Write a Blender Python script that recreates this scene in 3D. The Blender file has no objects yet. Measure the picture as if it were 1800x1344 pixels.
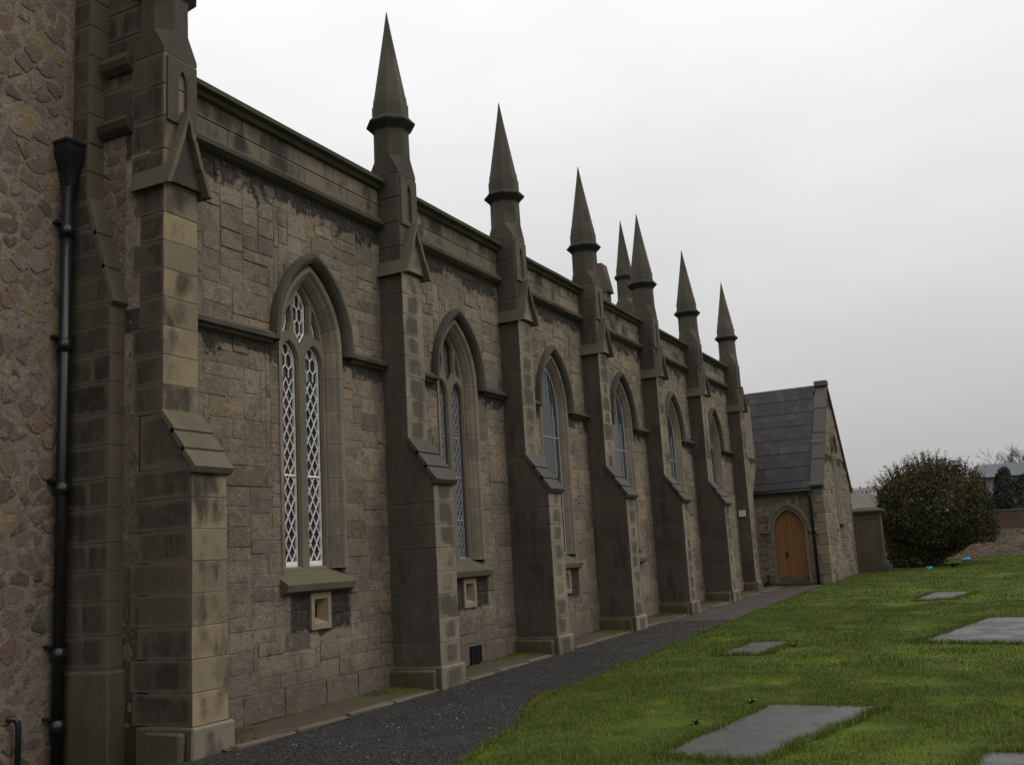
import bpy, math, random
import numpy as np
from mathutils import Vector, Matrix, noise as mnoise

# ------------------------------------------------------------------ scene, camera, sky, sun
S = bpy.context.scene
COL = S.collection
random.seed(11)
RNG = np.random.default_rng(7)
EYE = Vector((7.3894, 0.0, 1.6))
YAW, PITCH, ROLL, FPX = math.radians(26.3811), math.radians(9.899), math.radians(-3.3489), 1759.55
fw = Vector((-math.sin(YAW)*math.cos(PITCH), math.cos(YAW)*math.cos(PITCH), math.sin(PITCH)))
rt = Vector((math.cos(YAW), math.sin(YAW), 0.0)); up = rt.cross(fw)
r2 = math.cos(ROLL)*rt + math.sin(ROLL)*up
u2 = -math.sin(ROLL)*rt + math.cos(ROLL)*up
cd = bpy.data.cameras.new('camera'); cam = bpy.data.objects.new('camera', cd); COL.objects.link(cam)
cam.matrix_world = Matrix(((r2.x, u2.x, -fw.x, EYE.x), (r2.y, u2.y, -fw.y, EYE.y), (r2.z, u2.z, -fw.z, EYE.z), (0, 0, 0, 1)))
cd.sensor_width = 36; cd.sensor_fit = 'HORIZONTAL'; cd.lens = FPX/1800*36
cd.clip_start = 0.1; cd.clip_end = 6000
S.camera = cam

SUN_EL, SUN_AZ = math.radians(48), math.radians(25)      # sun behind the overcast, over the lawn side
w = bpy.data.worlds.new('World'); S.world = w; w.use_nodes = True
nt = w.node_tree; nt.nodes.clear()
def wn(t, **k):
    n = nt.nodes.new(t)
    for a, b in k.items(): setattr(n, a, b)
    return n
wo = wn('ShaderNodeOutputWorld'); bg = wn('ShaderNodeBackground'); bg2 = wn('ShaderNodeBackground'); add = wn('ShaderNodeAddShader')
sky = wn('ShaderNodeTexSky', sky_type='NISHITA', sun_disc=False, sun_elevation=SUN_EL, sun_rotation=math.radians(65))
sky.air_density = 1.0; sky.dust_density = 3.0
nt.links.new(sky.outputs[0], bg.inputs[0]); bg.inputs[1].default_value = 0.004
# the even cloud deck: brightness rises from the horizon to the zenith as under any overcast
tc = wn('ShaderNodeTexCoord'); sp = wn('ShaderNodeSeparateXYZ'); nt.links.new(tc.outputs['Generated'], sp.inputs[0])
def wm(op, a, b, clamp=False):
    n = wn('ShaderNodeMath', operation=op, use_clamp=clamp)
    for i, v in enumerate((a, b)):
        if v is None: continue
        if isinstance(v, (int, float)): n.inputs[i].default_value = v
        else: nt.links.new(v, n.inputs[i])
    return n.outputs[0]
zc = wm('MAXIMUM', sp.outputs[2], 0.0)
lum = wm('MULTIPLY', wm('ADD', wm('MULTIPLY', zc, 2.7), 1.0), 0.41)
mp = wn('ShaderNodeMapping'); mp.inputs['Scale'].default_value = (1, 1, 2.6); nt.links.new(tc.outputs['Generated'], mp.inputs[0])
nz = wn('ShaderNodeTexNoise'); nz.inputs['Scale'].default_value = 2.3; nz.inputs['Detail'].default_value = 5; nz.inputs['Roughness'].default_value = .5
nt.links.new(mp.outputs[0], nz.inputs[0])
cl = wm('ADD', wm('MULTIPLY', wm('SUBTRACT', nz.outputs[0], .5), 0.34), 1.0)
lum = wm('MULTIPLY', lum, cl)
cb = wn('ShaderNodeCombineColor')
for i, k in enumerate((1.0, 1.0, 0.995)): nt.links.new(wm('MULTIPLY', lum, k), cb.inputs[i])
nt.links.new(cb.outputs[0], bg2.inputs[0]); bg2.inputs[1].default_value = 1.0
nt.links.new(bg.outputs[0], add.inputs[0]); nt.links.new(bg2.outputs[0], add.inputs[1]); nt.links.new(add.outputs[0], wo.inputs[0])

sd = bpy.data.lights.new('sun', 'SUN'); sd.energy = 1.0; sd.angle = math.radians(30); sd.color = (1, .97, .92)
so = bpy.data.objects.new('sun', sd); COL.objects.link(so)
dirv = Vector((math.cos(SUN_AZ)*math.cos(SUN_EL), math.sin(SUN_AZ)*math.cos(SUN_EL), math.sin(SUN_EL)))
so.rotation_euler = dirv.to_track_quat('Z', 'Y').to_euler(); so.location = (20, 0, 30)

vs = S.view_settings; vs.view_transform = 'Standard'; vs.look = 'None'; vs.exposure = 0.0; vs.gamma = 1.0; vs.use_curve_mapping = False
S.render.engine = 'CYCLES'

# ------------------------------------------------------------------ node helper
class NT:
    def __init__(s, name, rough=0.9, spec=0.25):
        s.m = bpy.data.materials.new(name); s.m.use_nodes = True
        s.t = s.m.node_tree; s.b = s.t.nodes['Principled BSDF']
        s.b.inputs['Roughness'].default_value = rough; s.b.inputs['Specular IOR Level'].default_value = spec
        s._pos = s._rnd = s._nrm = None
    def put(s, sock, v):
        if v is None: return
        if isinstance(v, bpy.types.NodeSocket): s.t.links.new(v, sock)
        elif isinstance(v, tuple) and len(v) == 3 and sock.type == 'RGBA': sock.default_value = (*v, 1)
        else: sock.default_value = v
    def n(s, t, **k):
        n = s.t.nodes.new(t)
        for a, b in k.items(): setattr(n, a, b)
        return n
    def pos(s):
        if s._pos is None:
            g = s.n('ShaderNodeNewGeometry'); s._pos = g.outputs['Position']; s._isl = g.outputs['Random Per Island']; s._tn = g.outputs['True Normal']
        return s._pos
    def rnd(s):
        if s._rnd is None:
            s.pos(); o = s.n('ShaderNodeObjectInfo')
            s._rnd = s.m_('FRACT', s.m_('ADD', s.m_('MULTIPLY', o.outputs['Random'], 3.7), s._isl))
        return s._rnd
    def m_(s, op, a, b=None, c=None, clamp=False):
        n = s.n('ShaderNodeMath', operation=op, use_clamp=clamp)
        for i, v in enumerate((a, b, c)): s.put(n.inputs[i], v)
        return n.outputs[0]
    def xyz(s, v=None):
        n = s.n('ShaderNodeSeparateXYZ'); s.put(n.inputs[0], v or s.pos()); return n.outputs
    def scale(s, v, sc):
        n = s.n('ShaderNodeMapping'); s.put(n.inputs[0], v); n.inputs['Scale'].default_value = sc; return n.outputs[0]
    def noise(s, scale, detail=4, rough=.55, vec=None):
        n = s.n('ShaderNodeTexNoise'); s.put(n.inputs['Vector'], vec or s.pos()); n.inputs['Scale'].default_value = scale
        n.inputs['Detail'].default_value = detail; n.inputs['Roughness'].default_value = rough; return n.outputs[0]
    def voro(s, scale, vec=None, out='Distance', feature='F1'):
        n = s.n('ShaderNodeTexVoronoi', feature=feature); s.put(n.inputs['Vector'], vec or s.pos()); n.inputs['Scale'].default_value = scale; return n.outputs[out]
    def mix(s, f, a, b, blend='MIX'):
        n = s.n('ShaderNodeMix', data_type='RGBA', blend_type=blend); s.put(n.inputs[0], f); s.put(n.inputs[6], a); s.put(n.inputs[7], b); return n.outputs[2]
    def step(s, v, lo, hi):
        n = s.n('ShaderNodeMapRange', interpolation_type='SMOOTHSTEP'); s.put(n.inputs[0], v); n.inputs[1].default_value = lo; n.inputs[2].default_value = hi; return n.outputs[0]
    def ramp(s, f, stops, interp='LINEAR'):
        n = s.n('ShaderNodeValToRGB'); s.put(n.inputs[0], f); r = n.color_ramp; r.interpolation = interp
        while len(r.elements) < len(stops): r.elements.new(.5)
        for e, (p, c) in zip(r.elements, stops): e.position = p; e.color = (*c, 1)
        return n.outputs[0]
    def bump(s, h, strength=.5, dist=.02, normal=None):
        n = s.n('ShaderNodeBump'); s.put(n.inputs['Height'], h); n.inputs['Strength'].default_value = strength; n.inputs['Distance'].default_value = dist
        if normal is not None: s.put(n.inputs['Normal'], normal)
        return n.outputs[0]
    def gain(s, col, g): return s.mix(1.0, col, g, 'MULTIPLY')
    def done(s, col=None, bump=None, rough=None):
        s.put(s.b.inputs['Base Color'], col)
        if bump is not None: s.put(s.b.inputs['Normal'], bump)
        if rough is not None: s.put(s.b.inputs['Roughness'], rough)
        return s.m

def v3(c, k): return tuple(x*k for x in c)

WIN_Y = [9.50, 13.02, 16.53, 20.05, 23.57, 27.25]

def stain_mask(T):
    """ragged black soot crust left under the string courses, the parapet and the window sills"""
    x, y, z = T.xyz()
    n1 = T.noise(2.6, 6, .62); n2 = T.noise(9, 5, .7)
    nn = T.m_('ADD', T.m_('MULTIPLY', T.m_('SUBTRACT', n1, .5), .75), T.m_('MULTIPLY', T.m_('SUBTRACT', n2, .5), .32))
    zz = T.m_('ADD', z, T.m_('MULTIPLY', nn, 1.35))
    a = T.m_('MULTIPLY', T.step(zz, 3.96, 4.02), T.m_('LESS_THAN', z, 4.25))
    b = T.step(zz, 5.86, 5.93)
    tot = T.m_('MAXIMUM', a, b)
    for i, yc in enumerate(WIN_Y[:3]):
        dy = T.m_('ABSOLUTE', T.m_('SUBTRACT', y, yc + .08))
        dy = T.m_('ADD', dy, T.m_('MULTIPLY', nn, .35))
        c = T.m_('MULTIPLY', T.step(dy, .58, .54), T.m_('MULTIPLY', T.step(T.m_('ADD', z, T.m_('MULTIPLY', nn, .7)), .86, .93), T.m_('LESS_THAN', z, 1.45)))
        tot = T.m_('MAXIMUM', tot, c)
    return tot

def masonry_tone(T, col):
    """weathering shared by the stones and the joints of the nave wall"""
    n1 = T.noise(.9, 5, .6); n2 = T.noise(13, 7, .72); n3 = T.noise(48, 5, .75); n4 = T.noise(4.2, 6, .7)
    col = T.mix(T.m_('MULTIPLY', T.step(n1, .42, .60), .55), col, (.105, .087, .069))
    col = T.mix(T.m_('MULTIPLY', T.step(n4, .53, .66), .45), col, (.225, .180, .140))
    col = T.mix(T.m_('MULTIPLY', T.step(n2, .55, .66), .6), col, (.265, .218, .175))
    col = T.mix(T.m_('MULTIPLY', T.step(n2, .46, .35), .75), col, (.075, .061, .049))
    col = T.mix(T.m_('MULTIPLY', T.step(n3, .45, .34), .55), col, (.050, .041, .034))
    col = T.mix(T.m_('MULTIPLY', T.step(n3, .58, .68), .5), col, (.33, .28, .235))
    col = T.mix(T.m_('MULTIPLY', T.step(n4, .47, .38), .5), col, (.078, .066, .055))
    x, y, z = T.xyz()
    foot_dark = T.m_('MULTIPLY', T.step(T.m_('ADD', z, T.m_('MULTIPLY', n1, .9)), 1.35, .55), .5)  # stones and joints turn darker towards the ground, ragged edge
    col = T.mix(foot_dark, col, (.085, .073, .058))
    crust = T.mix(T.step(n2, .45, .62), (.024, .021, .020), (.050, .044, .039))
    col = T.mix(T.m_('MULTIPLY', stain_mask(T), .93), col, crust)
    h = T.m_('ADD', T.m_('MULTIPLY', n2, 1.0), T.m_('ADD', T.m_('MULTIPLY', n3, .45), T.m_('MULTIPLY', n4, .8)))
    return T.gain(col, (1.21, 1.19, 1.14)), T.bump(h, 1.0, .032)
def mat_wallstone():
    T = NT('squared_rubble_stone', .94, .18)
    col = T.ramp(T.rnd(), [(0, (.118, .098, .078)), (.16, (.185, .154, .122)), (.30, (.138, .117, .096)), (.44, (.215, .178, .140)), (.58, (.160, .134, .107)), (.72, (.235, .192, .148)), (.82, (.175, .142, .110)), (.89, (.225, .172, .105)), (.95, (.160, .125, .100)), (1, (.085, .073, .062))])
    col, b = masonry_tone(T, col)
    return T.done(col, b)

def mat_mortar(name, c, c2):
    T = NT(name, .95, .15)
    n = T.noise(6, 6, .65); n2 = T.noise(60, 4, .7)
    col = T.mix(T.step(n, .35, .65), c, c2)
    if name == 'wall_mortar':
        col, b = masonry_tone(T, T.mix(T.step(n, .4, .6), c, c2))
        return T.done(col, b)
    return T.done(col, T.bump(T.m_('ADD', n, T.m_('MULTIPLY', n2, .4)), .8, .02))

def mat_harl():
    T = NT('harled_mortar', .95, .15)
    n = T.noise(3.2, 6, .7); n2 = T.noise(17, 7, .75); n3 = T.noise(60, 4, .7)
    col = T.mix(T.step(n, .35, .65), (.300, .240, .200), (.215, .168, .140))
    col = T.mix(T.m_('MULTIPLY', T.step(n2, .46, .36), .8), col, (.070, .056, .047))
    col = T.mix(T.m_('MULTIPLY', T.step(n2, .56, .66), .7), col, (.37, .315, .27))
    h = T.m_('ADD', T.m_('MULTIPLY', n, .8), T.m_('ADD', n2, T.m_('MULTIPLY', n3, .4)))
    return T.done(T.gain(col, (1.20, 1.17, 1.12)), T.bump(h, 1.0, .065))

def mat_ashlar(name, pale_tone, dark, soot, soot_amt=1.0, var=.35, moss=0.0, mw=.42):
    """dressed sandstone: soot crust keeps to the middle of a block, washed clean along its arrises"""
    T = NT(name, .9, .22)
    r = T.rnd(); n1 = T.noise(1.7, 5, .6); n2 = T.noise(11, 6, .68); n3 = T.noise(70, 3, .7)
    col = T.mix(r, pale_tone, dark)  # each block falls at random between a paler and a darker stone
    col = T.mix(T.m_('MULTIPLY', T.step(n1, .35, .7), .6), col, v3(dark, .8))
    col = T.mix(T.m_('MULTIPLY', T.step(n2, .56, .75), var), col, v3(pale_tone, 1.3))
    g = T.n('ShaderNodeTexCoord').outputs['Generated']
    gx, gy, gz_ = T.xyz(g)
    def edge(a, q=.42): return T.m_('MULTIPLY', T.step(a, .0, q), T.step(a, 1.0, 1-q))
    streak = T.noise(2.2, 5, .6, T.scale(T.pos(), (1.5, 1.5, .62)))
    mid = T.m_('MULTIPLY', edge(gy), edge(gz_, .25))
    k = T.m_('ADD', T.m_('MULTIPLY', mid, mw), T.m_('ADD', T.m_('MULTIPLY', T.m_('SUBTRACT', streak, .5), 3.4), T.m_('MULTIPLY', T.m_('SUBTRACT', n2, .5), .8)))
    k = T.m_('ADD', k, T.m_('MULTIPLY', T.m_('SUBTRACT', T.m_('FRACT', T.m_('MULTIPLY', r, 7.3)), .5), .7))
    k = T.step(k, .02, .92)
    tn = T.xyz(T._tn)[0]
    k = T.m_('MULTIPLY', k, T.step(tn, .3, .8))
    col = T.mix(T.m_('MULTIPLY', k, soot_amt), col, soot)
    col = T.mix(T.m_('MULTIPLY', T.step(n3, .40, .25), .5), col, v3(soot, .8))
    if moss:
        nz_ = T.xyz(T._tn)[2]
        mk = T.m_('MULTIPLY', T.step(T.m_('ADD', nz_, T.m_('MULTIPLY', T.m_('SUBTRACT', n2, .5), 1.2)), .25, .6), moss)
        col = T.mix(mk, col, (.062, .060, .024))
    h = T.m_('ADD', n2, T.m_('MULTIPLY', n3, .4))
    return T.done(T.gain(col, (1.16, 1.15, 1.12)), T.bump(h, .55, .012))

def mat_render(name, a, b, marg=.25, mcol=(.075, .065, .050)):
    T = NT(name, .93, .2)
    r = T.rnd(); n1 = T.noise(1.3, 5, .6); n2 = T.noise(9, 5, .65); n3 = T.noise(80, 3, .7)
    x, y, z = T.xyz()
    col = T.mix(T.m_('ADD', T.m_('MULTIPLY', r, .45), T.m_('MULTIPLY', T.step(n1, .3, .7), .55)), a, b)
    dr = T.noise(2.6, 5, .6, T.scale(T.pos(), (1.6, 1.6, .35)))
    col = T.mix(T.m_('MULTIPLY', T.step(dr, .54, .66), .5), col, v3(b, 1.25))
    col = T.mix(T.m_('MULTIPLY', T.step(dr, .46, .36), .6), col, v3(a, .62))
    col = T.mix(T.m_('MULTIPLY', T.step(n2, .56, .68), .4), col, v3(b, 1.35))
    col = T.mix(T.m_('MULTIPLY', T.step(n2, .42, .25), .5), col, v3(a, .6))
    gc = T.xyz(T.n('ShaderNodeTexCoord').outputs['Generated'])
    def edge(a, q): return T.m_('MULTIPLY', T.step(a, .0, q), T.step(a, 1.0, 1-q))
    mid = T.m_('ADD', T.m_('MULTIPLY', edge(gc[0], .14), edge(gc[2], .22)), T.m_('ADD', T.m_('MULTIPLY', T.m_('SUBTRACT', n2, .5), 2.0), T.m_('MULTIPLY', T.m_('SUBTRACT', T.noise(3.1, 4, .6), .5), 2.2)))
    col = T.mix(T.m_('MULTIPLY', T.step(mid, 1.0, .05), marg), col, mcol)
    g = T.m_('MULTIPLY', T.step(T.m_('ADD', z, T.m_('MULTIPLY', n2, .7)), .95, .45), .6)
    col = T.mix(g, col, (.046, .042, .024))
    return T.done(T.gain(col, (1.22, 1.20, 1.17)), T.bump(T.m_('ADD', n2, T.m_('MULTIPLY', n3, .5)), .4, .008))

def mat_rubble():
    T = NT('random_rubble_stone', .93, .2)
    r = T.rnd()
    col = T.ramp(r, [(0, (.105, .082, .066)), (.18, (.185, .140, .108)), (.34, (.125, .110, .096)), (.5, (.235, .175, .105)), (.62, (.150, .100, .078)), (.76, (.215, .178, .145)), (.88, (.16, .135, .115)), (1, (.080, .070, .062))])
    n1 = T.noise(6, 7, .72); n2 = T.noise(34, 6, .75)
    col = T.mix(T.m_('MULTIPLY', T.step(n1, .56, .64), .7), col, (.285, .225, .185))
    col = T.mix(T.m_('MULTIPLY', T.step(n2, .46, .35), .7), col, (.055, .045, .038))
    col = T.mix(T.m_('MULTIPLY', T.step(n2, .58, .68), .45), col, (.36, .31, .27))
    h = T.m_('ADD', n1, T.m_('MULTIPLY', n2, .6))
    return T.done(T.gain(col, (1.22, 1.20, 1.15)), T.bump(h, 1.0, .055))

def mat_plain(name, c, rough=.6, spec=.4, var=.3, sc=20, metal=0):
    T = NT(name, rough, spec); n = T.noise(sc, 4, .6)
    T.b.inputs['Metallic'].default_value = metal
    return T.done(T.mix(T.m_('MULTIPLY', n, 1.0), v3(c, 1-var), v3(c, 1+var)), T.bump(n, .2, .004))

def mat_slate():
    T = NT('roof_slate', .78, .25)
    r = T.rnd(); n = T.noise(7, 6, .7); n2 = T.noise(40, 3)
    col = T.ramp(r, [(0, (.028, .0255, .026)), (.5, (.033, .030, .030)), (.85, (.039, .035, .035)), (1, (.052, .046, .045))])
    col = T.mix(T.m_('MULTIPLY', T.step(n, .55, .75), .45), col, (.085, .08, .076))
    return T.done(col, T.bump(T.m_('ADD', n, T.m_('MULTIPLY', n2, .3)), .3, .008))

def mat_glass(name, c, rough=.06, spec=.6):
    T = NT(name, rough, spec); r = T.rnd(); n = T.noise(5, 3)
    return T.done(T.mix(r, v3(c, .7), v3(c, 1.4)), T.bump(n, .12, .01))

def mat_gravel():
    T = NT('dark_gravel', .95, .25)
    v = T.n('ShaderNodeTexVoronoi'); T.put(v.inputs[0], T.pos()); v.inputs['Scale'].default_value = 62
    rc = T.m_('FRACT', T.m_('MULTIPLY', T.xyz(v.outputs['Color'])[0], 1.0))
    n = T.noise(1.2, 5, .6); n2 = T.noise(5, 5, .6)
    col = T.ramp(rc, [(0, (.017, .016, .0148)), (.45, (.028, .0258, .024)), (.8, (.042, .0385, .036)), (.97, (.058, .053, .049)), (1, (.14, .135, .128))])
    x, y, z = T.xyz()
    brown = T.step(T.m_('ADD', y, T.m_('MULTIPLY', n2, 8)), 17, 25)
    col = T.mix(T.m_('MULTIPLY', brown, .7), col, T.mix(rc, (.055, .045, .036), (.105, .088, .072)))
    col = T.mix(T.m_('MULTIPLY', T.step(T.noise(.8, 5, .6), .42, .60), .5), col, T.gain(col, (.55, .55, .55)))
    ms = T.m_('MULTIPLY', T.step(n, .53, .60), T.step(x, 1.35, 1.0))
    col = T.mix(T.m_('MULTIPLY', ms, T.step(n2, .5, .62)), col, (.05, .065, .014))
    return T.done(col, T.bump(v.outputs['Distance'], 1.0, .012))

def mat_soil(name, a, b, green=.0):
    T = NT(name, .95, .2); n = T.noise(3.5, 6, .65); n2 = T.noise(45, 4, .7); n3 = T.noise(1.3, 4)
    col = T.mix(n, a, b); col = T.mix(T.m_('MULTIPLY', T.step(n2, .4, .25), .6), col, v3(a, .5))
    if green: col = T.mix(T.m_('MULTIPLY', T.step(n3, .52, .66), green), col, (.05, .062, .016))
    return T.done(col, T.bump(T.m_('ADD', n, T.m_('MULTIPLY', n2, .5)), .7, .015))

def mat_lawn(name='lawn_turf', blade=False):
    T = NT(name, .75 if blade else .95, .3 if blade else .1)
    n = T.noise(.55, 4, .6); n2 = T.noise(3.1, 5, .65)
    if blade:
        r = T.rnd()
        col = T.ramp(r, [(0, (.052, .080, .009)), (.5, (.082, .120, .014)), (.85, (.112, .148, .020)), (.95, (.125, .128, .030)), (1, (.17, .145, .05))])
    else:
        col = T.mix(n2, (.036, .052, .007), (.058, .078, .012))
    col = T.mix(T.m_('MULTIPLY', T.step(n, .48, .66), .5), col, (.108, .146, .013))
    col = T.mix(T.m_('MULTIPLY', T.step(n2, .57, .68), .5), col, (.115, .112, .024))
    col = T.mix(T.m_('MULTIPLY', T.step(n2, .45, .34), .5), col, (.048, .088, .008))
    if blade:
        T.b.inputs['Subsurface Weight'].default_value = 0.0
    return T.done(col)

def mat_leaf(name, stops, rough=.5):
    T = NT(name, .95, .04); r = T.rnd(); n = T.noise(.9, 4)
    col = T.ramp(r, stops); col = T.mix(T.step(T.noise(2.2, 4), .45, .60), T.gain(col, (1.25, 1.22, 1.1)), T.mix(.55, col, stops[0][1]))
    return T.done(col)

def mat_slab():
    T = NT('wet_grave_slab', .35, .32)
    n = T.noise(2.2, 6, .65); n2 = T.noise(17, 5, .7); n3 = T.noise(90, 3)
    col = T.mix(n, (.034, .032, .032), (.060, .057, .056))
    col = T.mix(T.m_('MULTIPLY', T.step(n2, .57, .66), .45), col, (.11, .106, .10))
    col = T.mix(T.m_('MULTIPLY', T.step(n2, .40, .28), .6), col, (.055, .05, .03))
    col = T.mix(T.m_('MULTIPLY', T.step(T.noise(1.6, 6, .7), .55, .63), .7), col, (.070, .060, .026))
    col = T.mix(T.m_('MULTIPLY', T.step(T.noise(5.5, 6, .7), .58, .64), .5), col, (.030, .027, .024))
    rg = T.m_('ADD', T.m_('MULTIPLY', T.step(n, .42, .58), .35), .34)
    return T.done(col, T.bump(T.m_('ADD', n2, T.m_('MULTIPLY', n3, .3)), .25, .006), rg)

def mat_wood():
    T = NT('varnished_oak', .42, .4)
    vec = T.scale(T.pos(), (14, 14, .9)); n = T.noise(3, 6, .65, vec); r = T.rnd()
    col = T.mix(n, (.155, .072, .023), (.28, .130, .046)); col = T.mix(T.m_('MULTIPLY', r, .35), col, (.12, .053, .017))
    return T.done(col, T.bump(n, .15, .004))

M = dict(
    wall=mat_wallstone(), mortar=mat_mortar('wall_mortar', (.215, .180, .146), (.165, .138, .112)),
    jdark=mat_mortar('dark_joint', (.070, .059, .045), (.056, .047, .036)), jtan=mat_mortar('tan_joint', (.165, .138, .102), (.115, .096, .072)),
    rmortar=mat_harl(),
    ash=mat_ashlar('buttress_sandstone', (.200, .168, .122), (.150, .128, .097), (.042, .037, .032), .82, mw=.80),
    ash0=mat_ashlar('golden_sandstone', (.232, .182, .114), (.150, .122, .086), (.034, .029, .024), .92, mw=.30),
    para=mat_ashlar('parapet_sandstone', (.175, .145, .104), (.110, .093, .071), (.026, .023, .020), .95, .3),
    jamb=mat_ashlar('jamb_sandstone', (.205, .168, .124), (.145, .122, .096), (.060, .053, .048), .5, .3),
    trac=mat_ashlar('tracery_sandstone', (.150, .124, .096), (.118, .10, .08), (.06, .053, .048), .3, .2),
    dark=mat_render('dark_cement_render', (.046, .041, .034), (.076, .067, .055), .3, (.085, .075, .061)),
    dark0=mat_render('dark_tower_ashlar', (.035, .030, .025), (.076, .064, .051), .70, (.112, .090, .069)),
    olive=mat_render('olive_plinth_stone', (.068, .057, .035), (.098, .083, .054)),
    hood=mat_ashlar('sooty_moulding', (.080, .069, .057), (.050, .043, .037), (.026, .023, .021), .6, .2),
    cope=mat_ashlar('mossy_coping', (.075, .066, .045), (.050, .044, .033), (.018, .016, .014), .5, .2, .5),
    cap=mat_ashlar('lichen_cap_stone', (.116, .099, .071), (.090, .077, .056), (.045, .040, .032), .3, .3, .2),
    capg=mat_ashlar('grey_cap_stone', (.078, .069, .062), (.062, .055, .049), (.05, .047, .044), .3, .3),
    spire=mat_ashlar('pinnacle_sandstone', (.096, .083, .066), (.064, .056, .046), (.028, .025, .023), .7, .35),
    collar=mat_ashlar('pinnacle_collar', (.040, .036, .031), (.030, .028, .025), (.02, .019, .018), .3, .1),
    rubble=mat_rubble(), slate=mat_slate(), lead=mat_plain('lead_flashing', (.33, .34, .36), .45, .5, .3, 9),
    white=mat_plain('white_paint', (.74, .73, .70), .45, .4, .06, 12),
    iron=mat_plain('black_iron', (.012, .012, .013), .32, .5, .4, 30),
    glass=mat_glass('window_glass', (.020, .018, .020), .05, .55), glassb=mat_glass('storm_glazing', (.070, .078, .082), .16, .55),
    glassd=mat_glass('dark_leaded_glass', (.020, .022, .024), .16, .32),
    gravel=mat_gravel(), conc=mat_soil('old_concrete', (.048, .037, .025), (.082, .064, .045), .8),
    kerb=mat_soil('kerb_stone', (.085, .068, .050), (.13, .105, .080), .3),
    lawn=mat_lawn(), blade=mat_lawn('grass_blade', True), slab=mat_slab(), wood=mat_wood(),
    vent=mat_plain('pale_vent_stone', (.215, .172, .115), .85, .2, .25, 12), black=mat_plain('opening_black', (.006, .006, .006), .9, .1),
    field=mat_soil('field_grass', (.035, .045, .014), (.055, .062, .022)),
    leaf=mat_leaf('bush_leaf', [(0, (.028, .028, .014)), (.45, (.046, .045, .023)), (.8, (.062, .058, .030)), (.95, (.074, .063, .034)), (1, (.092, .060, .038))], .42),
    leafd=mat_leaf('conifer_leaf', [(0, (.020, .022, .021)), (.6, (.030, .032, .030)), (1, (.045, .045, .042))]),
    bark=mat_plain('twig_bark', (.06, .040, .032), .9, .1), bark2=mat_plain('grey_bark', (.085, .07, .066), .9, .1),
    weed=mat_leaf('weed_leaf', [(0, (.04, .07, .015)), (.5, (.06, .10, .022)), (1, (.09, .12, .035))]),
    moss=mat_leaf('cushion_moss', [(0, (.040, .048, .010)), (.5, (.068, .068, .013)), (1, (.10, .08, .018))], .95),
    brick=mat_plain('red_brick', (.100, .062, .048), .9, .2, .5, 5), bag=mat_plain('blue_plastic', (.03, .30, .52), .3, .5, .35, 25),
    pier=mat_ashlar('monument_stone', (.092, .077, .054), (.068, .058, .042), (.034, .029, .024), .5, .3, .1),
    shedroof=mat_plain('grey_metal_roof', (.092, .098, .108), .8, .1, .08, .3), shedwall=mat_plain('pale_cladding', (.24, .25, .26), .8, .2, .1, .2),
    hroof=mat_plain('house_slate', (.15, .14, .145), .8, .2, .15, .3), hwall=mat_plain('house_harling', (.46, .43, .40), .9, .2, .15, .3),
    hdark=mat_plain('house_window', (.03, .03, .035), .3, .5), hill=mat_soil('hillside', (.062, .064, .050), (.086, .085, .068)),
    chim=mat_plain('chimney_brick', (.20, .11, .085), .9, .2), ply=mat_plain('pale_plate', (.55, .47, .33), .7, .3, .06, 20),
)

# ------------------------------------------------------------------ object helpers
WORLD = {}
def link(o, parent=None, loc=(0, 0, 0)):
    COL.objects.link(o); loc = Vector(loc); WORLD[o.name] = loc
    if parent is not None: o.parent = parent; o.location = loc - WORLD[parent.name]
    else: o.location = loc
    return o
def empty(name, loc=(0, 0, 0)):
    o = bpy.data.objects.new(name, None); o.empty_display_size = .3
    return link(o, None, loc)
def tag(o, label=None, cat=None, group=None, kind=None):
    if label: o['label'] = label
    if cat: o['category'] = cat
    if group: o['group'] = group
    if kind: o['kind'] = kind
    return o
def use(name, me, parent=None, loc=(0, 0, 0)):
    return link(bpy.data.objects.new(name, me), parent, loc)

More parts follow.
